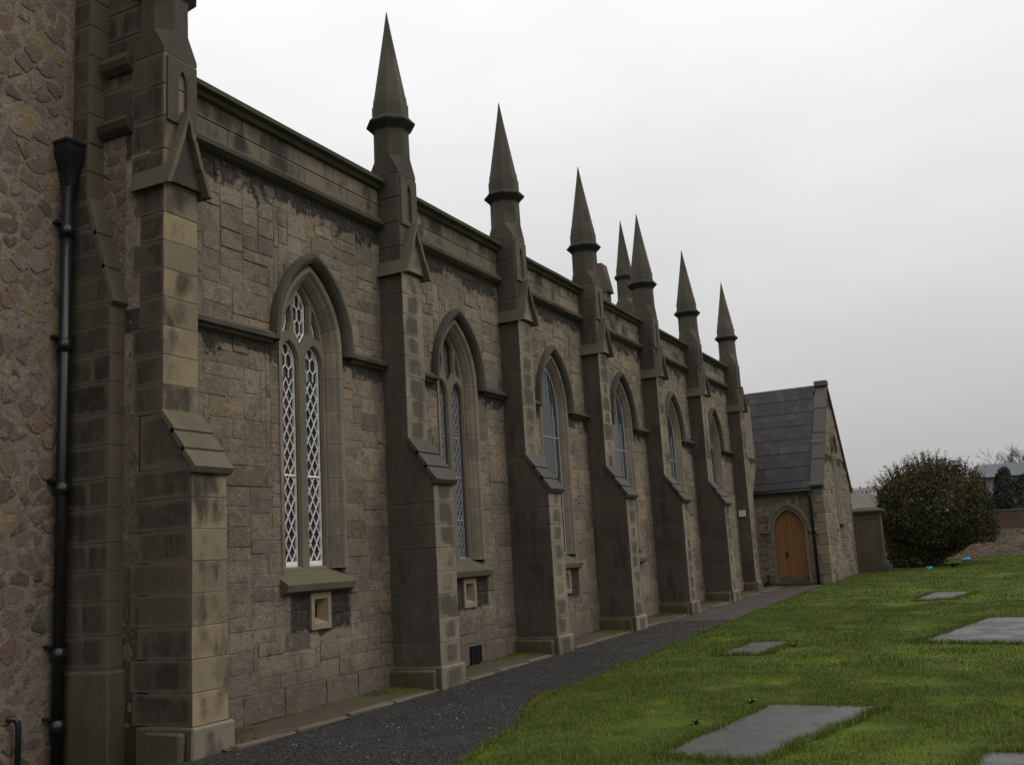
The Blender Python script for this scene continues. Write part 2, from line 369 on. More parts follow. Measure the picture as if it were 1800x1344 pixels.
class MB:
    def __init__(s): s.v = []; s.f = []; s.mi = []
    def add(s, vs, fs, mi=0):
        k = len(s.v); s.v += [tuple(p) for p in vs]
        for i, f in enumerate(fs):
            s.f.append(tuple(a + k for a in f)); s.mi.append(mi if isinstance(mi, int) else mi[i])
        return s
    def box(s, x0, x1, y0, y1, z0, z1, b=0.0, mi=0, near=None, jit=0.0):
        if b <= 0:
            vs = [(x, y, z) for x in (x0, x1) for y in (y0, y1) for z in (z0, z1)]
            fs = [(0, 1, 3, 2), (4, 6, 7, 5), (0, 4, 5, 1), (2, 3, 7, 6), (0, 2, 6, 4), (1, 5, 7, 3)]
            ms = [mi]*6
            if near is not None: ms[2] = near
            return s.add(vs, fs, ms)
        C = {}; vs = []
        for i, x in enumerate((x0, x1)):
            for j, y in enumerate((y0, y1)):
                for k, z in enumerate((z0, z1)):
                    sx, sy, sz = (b if i == 0 else -b), (b if j == 0 else -b), (b if k == 0 else -b)
                    q = [random.uniform(-jit, jit) for _ in range(3)]
                    x_, y_, z_ = x+q[0], y+q[1], z+q[2]
                    C[i, j, k] = len(vs)
                    vs += [(x_, y_+sy, z_+sz), (x_+sx, y_, z_+sz), (x_+sx, y_+sy, z_)]
        fs, ms = [], []
        def F(ids, m=mi): fs.append(ids); ms.append(m)
        c = lambda i, j, k, a: C[i, j, k] + a
        nm = near if near is not None else mi
        F((c(0,0,0,0), c(0,0,1,0), c(0,1,1,0), c(0,1,0,0))); F((c(1,0,0,0), c(1,1,0,0), c(1,1,1,0), c(1,0,1,0)))
        F((c(0,0,0,1), c(1,0,0,1), c(1,0,1,1), c(0,0,1,1)), nm); F((c(0,1,0,1), c(0,1,1,1), c(1,1,1,1), c(1,1,0,1)))
        F((c(0,0,0,2), c(0,1,0,2), c(1,1,0,2), c(1,0,0,2))); F((c(0,0,1,2), c(1,0,1,2), c(1,1,1,2), c(0,1,1,2)))
        for k in (0, 1):
            for i in (0, 1):
                e = (c(i,0,k,0), c(i,1,k,0), c(i,1,k,2), c(i,0,k,2)); F(e)
            for j in (0, 1):
                e = (c(0,j,k,1), c(1,j,k,1), c(1,j,k,2), c(0,j,k,2)); F(e, nm if j == 0 else mi)
        for i in (0, 1):
            for j in (0, 1):
                F((c(i,j,0,0), c(i,j,1,0), c(i,j,1,1), c(i,j,0,1)))
        for i in (0, 1):
            for j in (0, 1):
                for k in (0, 1): F((c(i,j,k,0), c(i,j,k,1), c(i,j,k,2)), nm if j == 0 else mi)
        return s.add(vs, fs, ms)
    def prism(s, poly, a, b, axis, mi=0, end0=None):
        """poly in the two other axes (cyclic order), extruded from a to b along axis 0/1/2"""
        n = len(poly)
        def P(p, d):
            q = [0, 0, 0]; q[axis] = d; q[(axis+1) % 3] = p[0]; q[(axis+2) % 3] = p[1]; return tuple(q)
        vs = [P(p, a) for p in poly] + [P(p, b) for p in poly]
        fs = [tuple(range(n-1, -1, -1)), tuple(range(n, 2*n))] + [(i, (i+1) % n, n+(i+1) % n, n+i) for i in range(n)]
        ms = [mi if end0 is None else end0, mi] + [mi]*n
        return s.add(vs, fs, ms)
    def rings(s, rings, cap0=True, cap1=True, mi=0):
        n = len(rings[0]); vs = [p for r in rings for p in r]; fs = []
        for k in range(len(rings)-1):
            for i in range(n): fs.append((k*n+i, k*n+(i+1) % n, (k+1)*n+(i+1) % n, (k+1)*n+i))
        if cap0: fs.append(tuple(range(n-1, -1, -1)))
        if cap1: fs.append(tuple(range((len(rings)-1)*n, len(rings)*n)))
        return s.add(vs, fs, mi)
    def tube(s, pts, r, n=8, mi=0, r1=None):
        pts = [Vector(p) for p in pts]; R = []
        for i, p in enumerate(pts):
            d = (pts[min(i+1, len(pts)-1)] - pts[max(i-1, 0)]).normalized()
            a = d.cross(Vector((.31, .17, .93)) if abs(d.z) < .9 else Vector((1, 0, 0))).normalized(); b = d.cross(a)
            q = r if r1 is None else r + (r1-r)*i/(len(pts)-1)
            R.append([tuple(p + a*math.cos(2*math.pi*k/n)*q + b*math.sin(2*math.pi*k/n)*q) for k in range(n)])
        return s.rings(R, mi=mi)
    def build(s, name, mats, parent=None, loc=(0, 0, 0), center=False, smooth=False, fix=True):
        if center and s.v:
            a = np.array(s.v); c = (a.min(0)+a.max(0))/2; s.v = [tuple(p) for p in (a-c)]; loc = tuple(Vector(loc)+Vector(c))
        me = s.mesh(name, mats, smooth, fix)
        return use(name, me, parent, loc)
    def mesh(s, name, mats, smooth=False, fix=True):
        me = bpy.data.meshes.new(name); me.from_pydata(s.v, [], s.f)
        if not isinstance(mats, (list, tuple)): mats = [mats]
        for m in mats: me.materials.append(m)
        if len(mats) > 1: me.polygons.foreach_set('material_index', s.mi)
        if smooth: me.polygons.foreach_set('use_smooth', [True]*len(me.polygons))
        if fix:
            import bmesh
            bm = bmesh.new(); bm.from_mesh(me); bmesh.ops.recalc_face_normals(bm, faces=bm.faces); bm.to_mesh(me); bm.free()
        me.update(); return me

def curve_plate(loops, depth, bevel, name, mats, to_world):
    """flat plate with holes from closed 2-D loops; (a, b, c) of the plate mapped by to_world"""
    cu = bpy.data.curves.new(name, 'CURVE'); cu.dimensions = '2D'; cu.fill_mode = 'BOTH'; cu.extrude = depth/2; cu.bevel_depth = bevel; cu.bevel_resolution = 0
    cu.offset = -bevel
    for lp in loops:
        s_ = cu.splines.new('POLY'); s_.points.add(len(lp)-1)
        for p, q in zip(s_.points, lp): p.co = (q[0], q[1], 0, 1)
        s_.use_cyclic_u = True
    o = bpy.data.objects.new(name, cu); COL.objects.link(o)
    dg = bpy.context.evaluated_depsgraph_get(); me = bpy.data.meshes.new_from_object(o.evaluated_get(dg))
    bpy.data.objects.remove(o); me.name = name
    for v in me.vertices: v.co = to_world(*v.co)
    me.materials.clear()
    me.materials.append(mats)
    import bmesh
    bm = bmesh.new(); bm.from_mesh(me); bmesh.ops.recalc_face_normals(bm, faces=bm.faces); bm.to_mesh(me); bm.free()
    return me

def holed_plate(outer, holes, x0, x1, bev, name, mat):
    """plate in the y-z plane with chamfered openings, from closed loops"""
    from mathutils.geometry import tessellate_polygon
    outer = ccw(outer); holes = [ccw(h) for h in holes]
    fr = [outer]+[offs(h, -bev) for h in holes]
    tri = tessellate_polygon([[Vector((a, b, 0)) for a, b in lp] for lp in fr])
    flat = [p for lp in fr for p in lp]
    mb = MB(); mb.add([(x1, *p) for p in flat], [tuple(t) for t in tri]); mb.add([(x0, *p) for p in flat], [tuple(t) for t in tri])
    n = len(outer)
    mb.add([(x1, *p) for p in outer]+[(x0, *p) for p in outer], [(i, (i+1) % n, n+(i+1) % n, n+i) for i in range(n)])
    for h, f in zip(holes, fr[1:]):
        n = len(h)
        mb.add([(x1, *p) for p in f]+[(x1-bev*1.6, *p) for p in h]+[(x0, *p) for p in f], [q for i in range(n) for q in ((i, (i+1) % n, n+(i+1) % n, n+i), (n+i, n+(i+1) % n, 2*n+(i+1) % n, 2*n+i))])
    return mb.mesh(name, mat)
def offs(loop, w_):
    """loop (counter-clockwise) moved inwards by w_"""
    n = len(loop); out = []
    for i in range(n):
        p0, p1, p2 = loop[i-1], loop[i], loop[(i+1) % n]
        def nrm(a, b):
            L = math.hypot(b[0]-a[0], b[1]-a[1]) or 1; return (-(b[1]-a[1])/L, (b[0]-a[0])/L)
        a, b = nrm(p0, p1), nrm(p1, p2); k = max(1+a[0]*b[0]+a[1]*b[1], .45)
        out.append((p1[0]+(a[0]+b[0])/k*w_, p1[1]+(a[1]+b[1])/k*w_))
    return out
def ccw(p): return p if sum(a[0]*b[1]-b[0]*a[1] for a, b in zip(p, p[1:]+p[:1])) > 0 else p[::-1]
def gz(y): return .0114*(max(-12, min(70, y)) - 6.985)

# --------- stones in a wall plane
def px(d, u, v): return (d, u, v)        # face towards +x, u = y
def py(c): return lambda d, u, v: (u, c-d, v)   # face towards -y, u = x
def stone_geo(mb, poly, fmap, front, back=-.06, bev=.012, bulge=.006, c0=(0, 0)):
    n = len(poly); cx = sum(p[0] for p in poly)/n; cy = sum(p[1] for p in poly)/n
    r0, r1, r3 = [], [], []
    for (a, b) in poly:
        L = math.hypot(a-cx, b-cy) or 1; k = 1 - bev*1.3/L
        r0.append(fmap(back, a, b)); r1.append(fmap(front-bev, a, b))
        r3.append(fmap(front + random.uniform(-.3, .3)*bulge, cx+(a-cx)*k, cy+(b-cy)*k))
    vs = r0+r1+r3+[fmap(front+bulge, cx, cy)]
    fs = []
    for i in range(n):
        j = (i+1) % n
        fs += [(i, j, n+j, n+i), (n+i, n+j, 2*n+j, 2*n+i), (2*n+i, 2*n+j, 3*n)]
    mb.add(vs, fs)
def rect_poly(u0, u1, v0, v1, g=.008, j=.012, c=.03):
    u0 += g; u1 -= g; v0 += g; v1 -= g; c = min(c, (u1-u0)*.25, (v1-v0)*.25)
    p = [(u0+c, v0), ((u0+u1)/2, v0), (u1-c, v0), (u1, v0+c), (u1, (v0+v1)/2), (u1, v1-c), (u1-c, v1), ((u0+u1)/2, v1), (u0+c, v1), (u0, v1-c), (u0, (v0+v1)/2), (u0, v0+c)]
    return [(a+random.uniform(-j, j), b+random.uniform(-j, j)*.8) for a, b in p]
def pack(u0, u1, v0, v1, cu, cv, excl, wr=(3, 8), hr=(2, 4)):
    nu = max(1, round((u1-u0)/cu)); nv = max(1, round((v1-v0)/cv)); du = (u1-u0)/nu; dv = (v1-v0)/nv
    occ = [[excl(u0+(i+.5)*du, v0+(j+.5)*dv) for i in range(nu)] for j in range(nv)]
    out = []
    for j in range(nv):
        for i in range(nu):
            if occ[j][i]: continue
            W_ = random.randint(*wr); H_ = random.choice((hr[0], hr[0], hr[0]+1, hr[0]+1, hr[1]))
            if W_ >= 6 and H_ >= 4 and random.random() < .5: H_ -= 1
            k = 0
            while k < W_ and i+k < nu and not occ[j][i+k]: k += 1
            if 0 < nu-(i+k) <= 1 and i+k < nu and not occ[j][i+k]: k += 1
            h = 1
            while h < H_ and j+h < nv and not any(occ[j+h][i+q] for q in range(k)): h += 1
            for a in range(h):
                for b in range(k): occ[j+a][i+b] = True
            out.append((u0+i*du, u0+(i+k)*du, v0+j*dv, v0+(j+h)*dv))
    return out
def clip_half(poly, a, b, c):
    out = []
    for i in range(len(poly)):
        p, q = poly[i], poly[(i+1) % len(poly)]
        dp, dq = a*p[0]+b*p[1]-c, a*q[0]+b*q[1]-c
        if dp <= 0: out.append(p)
        if dp*dq < 0:
            t = dp/(dp-dq); out.append((p[0]+(q[0]-p[0])*t, p[1]+(q[1]-p[1])*t))
    return out
def voronoi(u0, u1, v0, v1, su, sv):
    nu = int((u1-u0)/su)+1; nv = int((v1-v0)/sv)+1
    pts = {(i, j): (u0+(i+.5+random.uniform(-.42, .42)+.5*(j % 2))*su, v0+(j+.5+random.uniform(-.42, .42))*sv) for i in range(-2, nu+2) for j in range(-2, nv+2)}
    cells = []
    for (i, j), p in pts.items():
        if not (0 <= i < nu and 0 <= j < nv): continue
        poly = [(p[0]-su*2, p[1]-sv*2), (p[0]+su*2, p[1]-sv*2), (p[0]+su*2, p[1]+sv*2), (p[0]-su*2, p[1]+sv*2)]
        for a in range(-2, 3):
            for b in range(-2, 3):
                q = pts.get((i+a, j+b))
                if q is None or (a == 0 and b == 0): continue
                nx, ny = q[0]-p[0], q[1]-p[1]
                poly = clip_half(poly, nx, ny, nx*(p[0]+q[0])/2+ny*(p[1]+q[1])/2)
                if len(poly) < 3: break
        poly = clip_half(poly, 1, 0, u1); poly = clip_half(poly, -1, 0, -u0) if poly else poly
        if len(poly) >= 3: cells.append(poly)
    return cells
def round_poly(poly, shrink):
    n = len(poly); cx = sum(p[0] for p in poly)/n; cy = sum(p[1] for p in poly)/n
    q = []
    for i in range(n):
        a, b = poly[i], poly[(i+1) % n]
        q += [(a[0]*.84+b[0]*.16, a[1]*.84+b[1]*.16), (a[0]*.16+b[0]*.84, a[1]*.16+b[1]*.84)]
    return [(cx+(a-cx)*shrink*random.uniform(.88, 1.08), cy+(b-cy)*shrink*random.uniform(.88, 1.08)) for a, b in q]
def scr(p):
    d = Vector(p)-EYE; z = d.dot(fw)
    if z < .3: return None
    return (900+FPX*d.dot(r2)/z, 672-FPX*d.dot(u2)/z, z)
def shown(p, m=30):
    q = scr(p); return q is not None and -m < q[0] < 1800+m and -m < q[1] < 1344+m

# --------- pointed arches (concentric, centres CC beyond the axis, springing at ZS)
CC, ZS = .507, 4.25
def arch_top(a, cc=CC, n=9):
    R = a+cc; t1 = math.acos(cc/R); left = [(cc-R*math.cos(t1*i/n), R*math.sin(t1*i/n)) for i in range(n+1)]
    return left + [(-p[0], p[1]) for p in left[-2::-1]]
def arch_loop(a, zb, zs, cc=CC, n=9):
    return [(-a, zb)] + [(p[0], zs+p[1]) for p in arch_top(a, cc, n)] + [(a, zb)]

# ------------------------------------------------------------------ ground, path, lawn
def grid(name, xs_fn, ys, zf, mat, ncol):
    vs, fs = [], []
    for y in ys:
        for x in xs_fn(y): vs.append((x, y, zf(x, y)))
    for i in range(len(ys)-1):
        for j in range(ncol-1): fs.append((i*ncol+j, i*ncol+j+1, (i+1)*ncol+j+1, (i+1)*ncol+j))
    me = bpy.data.meshes.new(name); me.from_pydata(vs, [], fs); me.materials.append(mat); me.update()
    me.polygons.foreach_set('use_smooth', [True]*len(me.polygons))
    o = use(name, me); o['kind'] = 'structure'; return o
BND = [(-12, 9.0), (0, 5.6), (4, 4.3), (7.2, 3.2), (9.3, 2.71), (9.96, 2.47), (10.9, 2.38), (13, 2.36), (17.8, 2.2), (22.75, 2.09), (28, 2.0), (31.4, 1.97), (31.6, 2.06), (60, 2.06)]
def bnd(y):
    for (a, xa), (b, xb) in zip(BND, BND[1:]):
        if a <= y <= b: return xa+(xb-xa)*(y-a)/(b-a) + .035*math.sin(y*2.3)+.02*math.sin(y*5.1+1)
    return BND[-1][1]
def lawn_z(x, y):
    e = x-bnd(y)
    return gz(y) + (-.04 if e < .03 else .035+.025*min(1, e/.6)) + .018*mnoise.noise((x*.5, y*.5, 0)) + .01*mnoise.noise((x*1.9, y*1.9, 3))
grid('ground', lambda y: [-1800, -60, -10, 0, 10, 60, 1800], [-400, -60, -12, 7, 20, 45, 70, 200, 500, 1000, 3500], lambda x, y: gz(y)-.12, M['field'], 7)
grid('gravel_path', lambda y: list(np.linspace(.5, bnd(y)+.25, 14)), list(np.arange(-8, 31.5, .25))+[31.48], lambda x, y: gz(y)+.008*mnoise.noise((x*1.3, y*1.3, 7)), M['gravel'], 14)
LX = [0, .03, .05, .1, .2, .35, .55, .8, 1.1, 1.5, 2, 2.5, 3, 3.6, 4.2, 5, 6, 7.5, 10, 15, 25, 45]
grid('lawn', lambda y: [bnd(y)+e for e in LX], [-12, -6]+list(np.arange(-2, 46.2, .35)), lawn_z, M['lawn'], len(LX))
grid('concrete_strip', lambda y: list(np.linspace(-.05, .66, 10)), list(np.arange(7.3, 31.5, .12)), lambda x, y: gz(y)+.040+.02*mnoise.noise((x*3, y*3, 1))+.012*mnoise.noise((x*11, y*11, 4))-.03*max(0, (x-.4)/.26), M['conc'], 10)
kb = tag(empty('kerb', (.64, 7.4, 0)), kind='structure')
y = 7.40
kmesh = [MB().box(-.055, .055, -.43, .43, -.1, .028, .016, jit=.010).mesh('kerb_stone', M['kerb']) for _ in range(4)]
while y < 31:
    use('kerb_stone', random.choice(kmesh), kb, (.645+random.uniform(-.01, .01), y+.43, gz(y+.43)+random.uniform(-.012, .008))); y += .875
# loose chippings on the path
def chips(n, x0, y0, y1, smin, smax):
    vs, fs = [], []
    for _ in range(n):
        y = y0+(y1-y0)*random.random()**1.4; x = random.uniform(x0, bnd(y)+.03); r = random.uniform(smin, smax)
        z = gz(y)+r*.25; k = len(vs); a = random.random()*3.1
        for q in range(4): vs.append((x+r*math.cos(a+q*1.57)*random.uniform(.7, 1.2), y+r*math.sin(a+q*1.57)*random.uniform(.7, 1.2), z+random.uniform(-.3, .3)*r))
        vs.append((x, y, z+r*.75)); fs += [(k, k+1, k+4), (k+1, k+2, k+4), (k+2, k+3, k+4), (k+3, k, k+4)]
    return vs, fs
T = NT('chipping_stone', .9, .3); CH = T.done(T.ramp(T.rnd(), [(0, (.019, .0175, .0163)), (.5, (.030, .0275, .0255)), (.9, (.045, .041, .038)), (.994, (.075, .07, .068)), (1, (.36, .34, .31))]))
vs_, fs_ = chips(26000, .72, 6.2, 20, .006, .014)
me = bpy.data.meshes.new('path_chippings'); me.from_pydata(vs_, [], fs_); me.materials.append(CH)
tag(use('path_chippings', me), 'dark loose chippings strewn over the gravel path', 'gravel', kind='stuff')

# grave slabs
SLABS = [
    ('large grey grave slab lying in the grass nearest the path foreground', [(4.62, 7.80), (5.42, 7.66), (5.98, 10.13), (4.97, 10.16)], .04),
    ('small sunken grave slab beside the path, half way along the lawn', [(3.27, 14.18), (3.97, 14.26), (4.06, 15.79), (3.42, 15.71)], .03),
    ('wide pale wet grave slab at the right, partly out of frame', [(5.86, 15.36), (7.45, 15.1), (8.25, 18.95), (6.62, 18.93)], .045),
    ('farthest low grave slab on the lawn towards the round bush', [(5.04, 23.45), (5.9, 23.56), (6.2, 25.7), (5.27, 25.8)], .04),
    ('grave slab in the bottom right corner, cut by the frame', [(6.76, 6.5), (7.75, 6.5), (7.92, 8.28), (6.90, 8.26)], .04)]
SLABS = [(l_, [(EYE.x+(a-EYE.x)*.962, b*.962) for a, b in c], .012) for l_, c, h in SLABS]
for lab, c, h in SLABS:
    pts = []
    for i in range(4):
        a, b = Vector(c[i]), Vector(c[(i+1) % 4])
        for k in range(14): 
            q = a.lerp(b, k/14); j = .022 if k else .035
            pts.append((q.x+random.uniform(-j, j), q.y+random.uniform(-j, j)))
    cx = sum(p[0] for p in pts)/len(pts); cy = sum(p[1] for p in pts)/len(pts); z0 = max(lawn_z(cx+(p[0]-cx)*t_, cy+(p[1]-cy)*t_)-(p[1]-cy)*t_*.0114 for p in pts for t_ in (0, .3, .6, .8, 1))
    mb = MB(); til = random.uniform(-.003, .003)
    def sz(p): return z0 + h + (p[1]-cy)*.0114 + (p[0]-cx)*til
    mb.rings([[(p[0]-cx, p[1]-cy, z0-.05+(p[1]-cy)*.0114) for p in pts], [(p[0]-cx, p[1]-cy, sz(p)-.012) for p in pts], [((p[0]-cx)*.985, (p[1]-cy)*.99, sz(p)) for p in pts]])
    tag(mb.build('grave_slab', M['slab'], None, (cx, cy, 0)), lab, 'grave slab', 'grave slabs lying in the lawn')

def in_poly(p, poly):
    x, y = p; r = False; n = len(poly)
    for i in range(n):
        (x1, y1), (x2, y2) = poly[i], poly[(i+1) % n]
        if (y1 > y) != (y2 > y) and x < (x2-x1)*(y-y1)/(y2-y1)+x1: r = not r
    return r
def grass(zones):
    P, Hh, Wd = [], [], []
    for (y0, y1, x1, n, h0, h1, wd) in zones:
        k = 0
        while k < n:
            y = y0+(y1-y0)*random.random(); x = bnd(y)-.02+(x1-bnd(y))*random.random()
            if not shown((x, y, gz(y)), 60): 
                k += .25; continue
            q_ = .10*mnoise.noise((x*3.3, y*3.3, 5))+.05*mnoise.noise((x*11, y*11, 8)); xj, yj = x+q_, y+.10*mnoise.noise((x*3.3, y*3.3, 15))
            if any(in_poly((xj, yj), c) for _, c, _ in SLABS) and random.random() < .985: k += .25; continue
            t = .75+.6*mnoise.noise((x*1.3, y*1.3, 9))+.35*mnoise.noise((x*4, y*4, 2))
            P.append((x, y, lawn_z(x, y)-.008)); Hh.append(max(.35, t)*random.uniform(h0, h1)); Wd.append(wd); k += 1
    for _, c, _ in SLABS:
        for e_ in range(4):
            a, b = Vector(c[e_]), Vector(c[(e_+1) % 4]); nrm_ = Vector((-(b-a).y, (b-a).x)).normalized()
            for _q in range(int(900*(b-a).length/(1 if a.y < 12 else 1.6))):
                t = random.random(); d_ = random.gauss(-.015, .03)+.06*mnoise.noise((a.x+t*7, a.y+e_*3, 77))
                p = a.lerp(b, t)+nrm_*d_
                if shown((p.x, p.y, .1), 30): P.append((p.x, p.y, lawn_z(p.x, p.y)+.004)); Hh.append(random.uniform(.03, .075)); Wd.append(.004 if a.y < 12 else .007)
    for _ in range(14000):
        y = 6.3+22*random.random()**1.6; x = bnd(y)+random.gauss(.015, .03); q = .55+.6*mnoise.noise((x*2, y*2.5, 41))
        P.append((x, y, gz(y)-.004+.045*max(0, min(1, (x-bnd(y))/.06)))); Hh.append(max(.2, q)*random.uniform(.04, .10)); Wd.append(.004)
    P = np.array(P); n = len(P); Hh = np.array(Hh)[:, None]; Wd = np.array(Wd)[:, None]
    a = RNG.uniform(0, 6.283, n); d = np.c_[np.cos(a), np.sin(a), np.zeros(n)]
    b = RNG.uniform(0, 6.283, n); lean = np.c_[np.cos(b), np.sin(b), np.zeros(n)]*RNG.uniform(.1, .75, (n, 1))*Hh
    A = P-d*Wd; B = P+d*Wd; C = P+lean+np.c_[np.zeros((n, 2)), Hh[:, 0]]
    V = np.stack([A, B, C], 1).reshape(-1, 3)
    me = bpy.data.meshes.new('grass'); me.vertices.add(3*n); me.vertices.foreach_set('co', V.ravel().astype(np.float32))
    me.loops.add(3*n); me.loops.foreach_set('vertex_index', np.arange(3*n, dtype=np.int32))
    me.polygons.add(n); me.polygons.foreach_set('loop_start', np.arange(0, 3*n, 3, dtype=np.int32)); me.polygons.foreach_set('loop_total', np.full(n, 3, dtype=np.int32))
    me.materials.append(M['blade']); me.update(calc_edges=True)
    return use('grass', me)
tag(grass([(5.5, 12, 9.5, 150000, .025, .058, .0035), (12, 22, 11, 95000, .03, .062, .006), (22, 45.5, 16, 70000, .035, .065, .010)]),
    'short uneven green grass growing over the lawn', 'grass', kind='stuff')
# broad-leaved weeds and moss by the slabs
def rosette(name, x, y, n, L, mat, lab, cat, group=None):
    mb = MB()
    for k in range(n):
        a = 6.283*k/n+random.uniform(-.3, .3); l = L*random.uniform(.6, 1.1); wd = l*.22; d = Vector((math.cos(a), math.sin(a), 0)); s_ = Vector((-d.y, d.x, 0))
        p0 = Vector((0, 0, -.02)); p1 = d*l*.5+Vector((0, 0, l*.42)); p2 = d*l+Vector((0, 0, l*.30))
        mb.add([p0-s_*.004, p0+s_*.004, p1+s_*wd, p1-s_*wd, p2], [(0, 1, 2, 3), (3, 2, 4)])
    tag(mb.build(name, mat, None, (x, y, lawn_z(x, y)+.01), fix=False), lab, cat, group)
rosette('weed', 4.30, 14.6, 11, .13, M['weed'], 'leafy weed beside the small sunken slab', 'weed', 'weeds in the lawn')
rosette('weed', 4.82, 9.95, 9, .10, M['weed'], 'leafy weed at the far left corner of the large slab', 'weed', 'weeds in the lawn')
rosette('weed', 5.8, 9.92, 8, .09, M['weed'], 'leafy weed at the far right end of the large slab', 'weed', 'weeds in the lawn')
rosette('weed', 4.62, 8.8, 8, .09, M['weed'], 'leafy weed on the path side of the large slab', 'weed', 'weeds in the lawn')
mb = MB()
for _ in range(900):
    u = random.random(); x, y = 5.04+u*1.0+random.gauss(0, .03), 9.80-.02*u+random.gauss(0, .04); r = random.uniform(.012, .03); z = lawn_z(x, y)+.02
    mb.add([(x-r, y, z), (x, y-r, z), (x+r, y, z), (x, y+r, z), (x, y, z+r)], [(0, 1, 4), (1, 2, 4), (2, 3, 4), (3, 0, 4)])
for _ in range(500):
    u = random.gauss(0, 1); y = 10.1+u*.4; x = bnd(y)+random.gauss(.03, .025); r = random.uniform(.01, .022); z = gz(y)+.035+random.random()*.02
    mb.add([(x-r, y, z), (x, y-r, z), (x+r, y, z), (x, y+r, z), (x, y, z+r)], [(0, 1, 4), (1, 2, 4), (2, 3, 4), (3, 0, 4)])
for yb_ in (11.03, 14.53, 18.05, 21.56, 25.10, 29.05, 7.5):      # green growth in the corners of the drain strip
    for _ in range(420):
        x, y = abs(random.gauss(.12, .22)), yb_-.14-abs(random.gauss(0, .30)) if yb_ > 8 else yb_+abs(random.gauss(0, .25))
        if x > .6: continue
        r = random.uniform(.006, .018); z = gz(y)+.04
        mb.add([(x-r, y, z), (x, y-r, z), (x+r, y, z), (x, y+r, z), (x+random.uniform(-r, r), y, z+r*random.uniform(.6, 2.2))], [(0, 1, 4), (1, 2, 4), (2, 3, 4), (3, 0, 4)])
for _ in range(1800):
    y = random.uniform(7.5, 29); x = abs(random.gauss(.03, .03)) if random.random() < .6 else random.gauss(.70, .04)
    if mnoise.noise((x*2, y*1.4, 31)) < .12: continue
    r = random.uniform(.005, .015); z = gz(y)+(.04 if x < .5 else .015)
    mb.add([(x-r, y, z), (x, y-r, z), (x+r, y, z), (x, y+r, z), (x+random.uniform(-r, r), y, z+r*random.uniform(.6, 2.4))], [(0, 1, 4), (1, 2, 4), (2, 3, 4), (3, 0, 4)])
tag(mb.build('moss', M['moss'], fix=False), 'yellow green moss along the wall foot, path edge and slab end', 'moss', kind='stuff')

# ------------------------------------------------------------------ the nave
BY = [6.985, 11.03, 14.53, 18.05, 21.56, 25.10, 29.05]
BW, BW0 = .484, .46
nave = tag(empty('church_nave', (0, 7, 0)), 'long grey stone church nave with tall buttresses, spired pinnacles and lancet windows', 'church')
def bay(i): return (BY[i]+(BW0 if i == 0 else BW), BY[i+1])

# solid wall behind the facing stones, open where the windows stand
loops = [[(6.99, -.1), (32, -.1), (32, 6.15), (6.99, 6.15)]] + [[(yc+a, b) for a, b in arch_loop(.60, 1.42, ZS)] for yc in WIN_Y] + [[(yc+.05+a, 1.125+b) for a, b in ((-.15, -.17), (.15, -.17), (.15, .17), (-.15, .17))] for yc in WIN_Y[:3]]
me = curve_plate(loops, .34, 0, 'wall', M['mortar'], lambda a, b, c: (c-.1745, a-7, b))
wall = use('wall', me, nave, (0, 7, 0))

def in_window(u, v, grow):
    for yc in WIN_Y:
        a = abs(u-yc)
        if v < 1.36 or a > .9: continue
        if v <= ZS: 
            if a < .60+grow: return True
        else:
            R = .66+grow+CC
            if math.hypot(a+CC, v-ZS) < R: return True
    return False
stones = []
for i in range(6):
    y0, y1 = bay(i)
    lo = gz((y0+y1)/2)+.03
    # broad base course
    y = y0
    while y < y1-.05:
        L = min(random.uniform(.45, .9), y1-y)
        if y1-(y+L) < .25: L = y1-y
        stones.append((y, y+L, lo, lo+.30, .028)); y += L
    for r in pack(y0, y1, lo+.30, 6.12, .088, .072, lambda u, v: in_window(u, v, 0) or (abs(u-(WIN_Y[i]+.03)) < .2 and .90 < v < 1.36), (3, 8), (2, 4)):
        stones.append((*r, random.choice((-.001, .000, .001, .002, .002, .003, .004, .009))))
def area(s):
    q = scr((0, (s[0]+s[1])/2, (s[2]+s[3])/2)); return -((s[1]-s[0])*(s[3]-s[2])/q[2]**2 if shown((0, (s[0]+s[1])/2, (s[2]+s[3])/2), 0) else 0)
stones.sort(key=area)
rest = MB()
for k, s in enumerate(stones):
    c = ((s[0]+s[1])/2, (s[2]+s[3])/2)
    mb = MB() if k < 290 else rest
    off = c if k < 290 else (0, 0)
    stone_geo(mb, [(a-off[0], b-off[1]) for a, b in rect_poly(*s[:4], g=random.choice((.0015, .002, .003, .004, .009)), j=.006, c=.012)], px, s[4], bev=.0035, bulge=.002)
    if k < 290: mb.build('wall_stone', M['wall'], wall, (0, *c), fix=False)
tag(rest.build('wall_stones', M['wall'], wall, fix=False), kind='stuff')

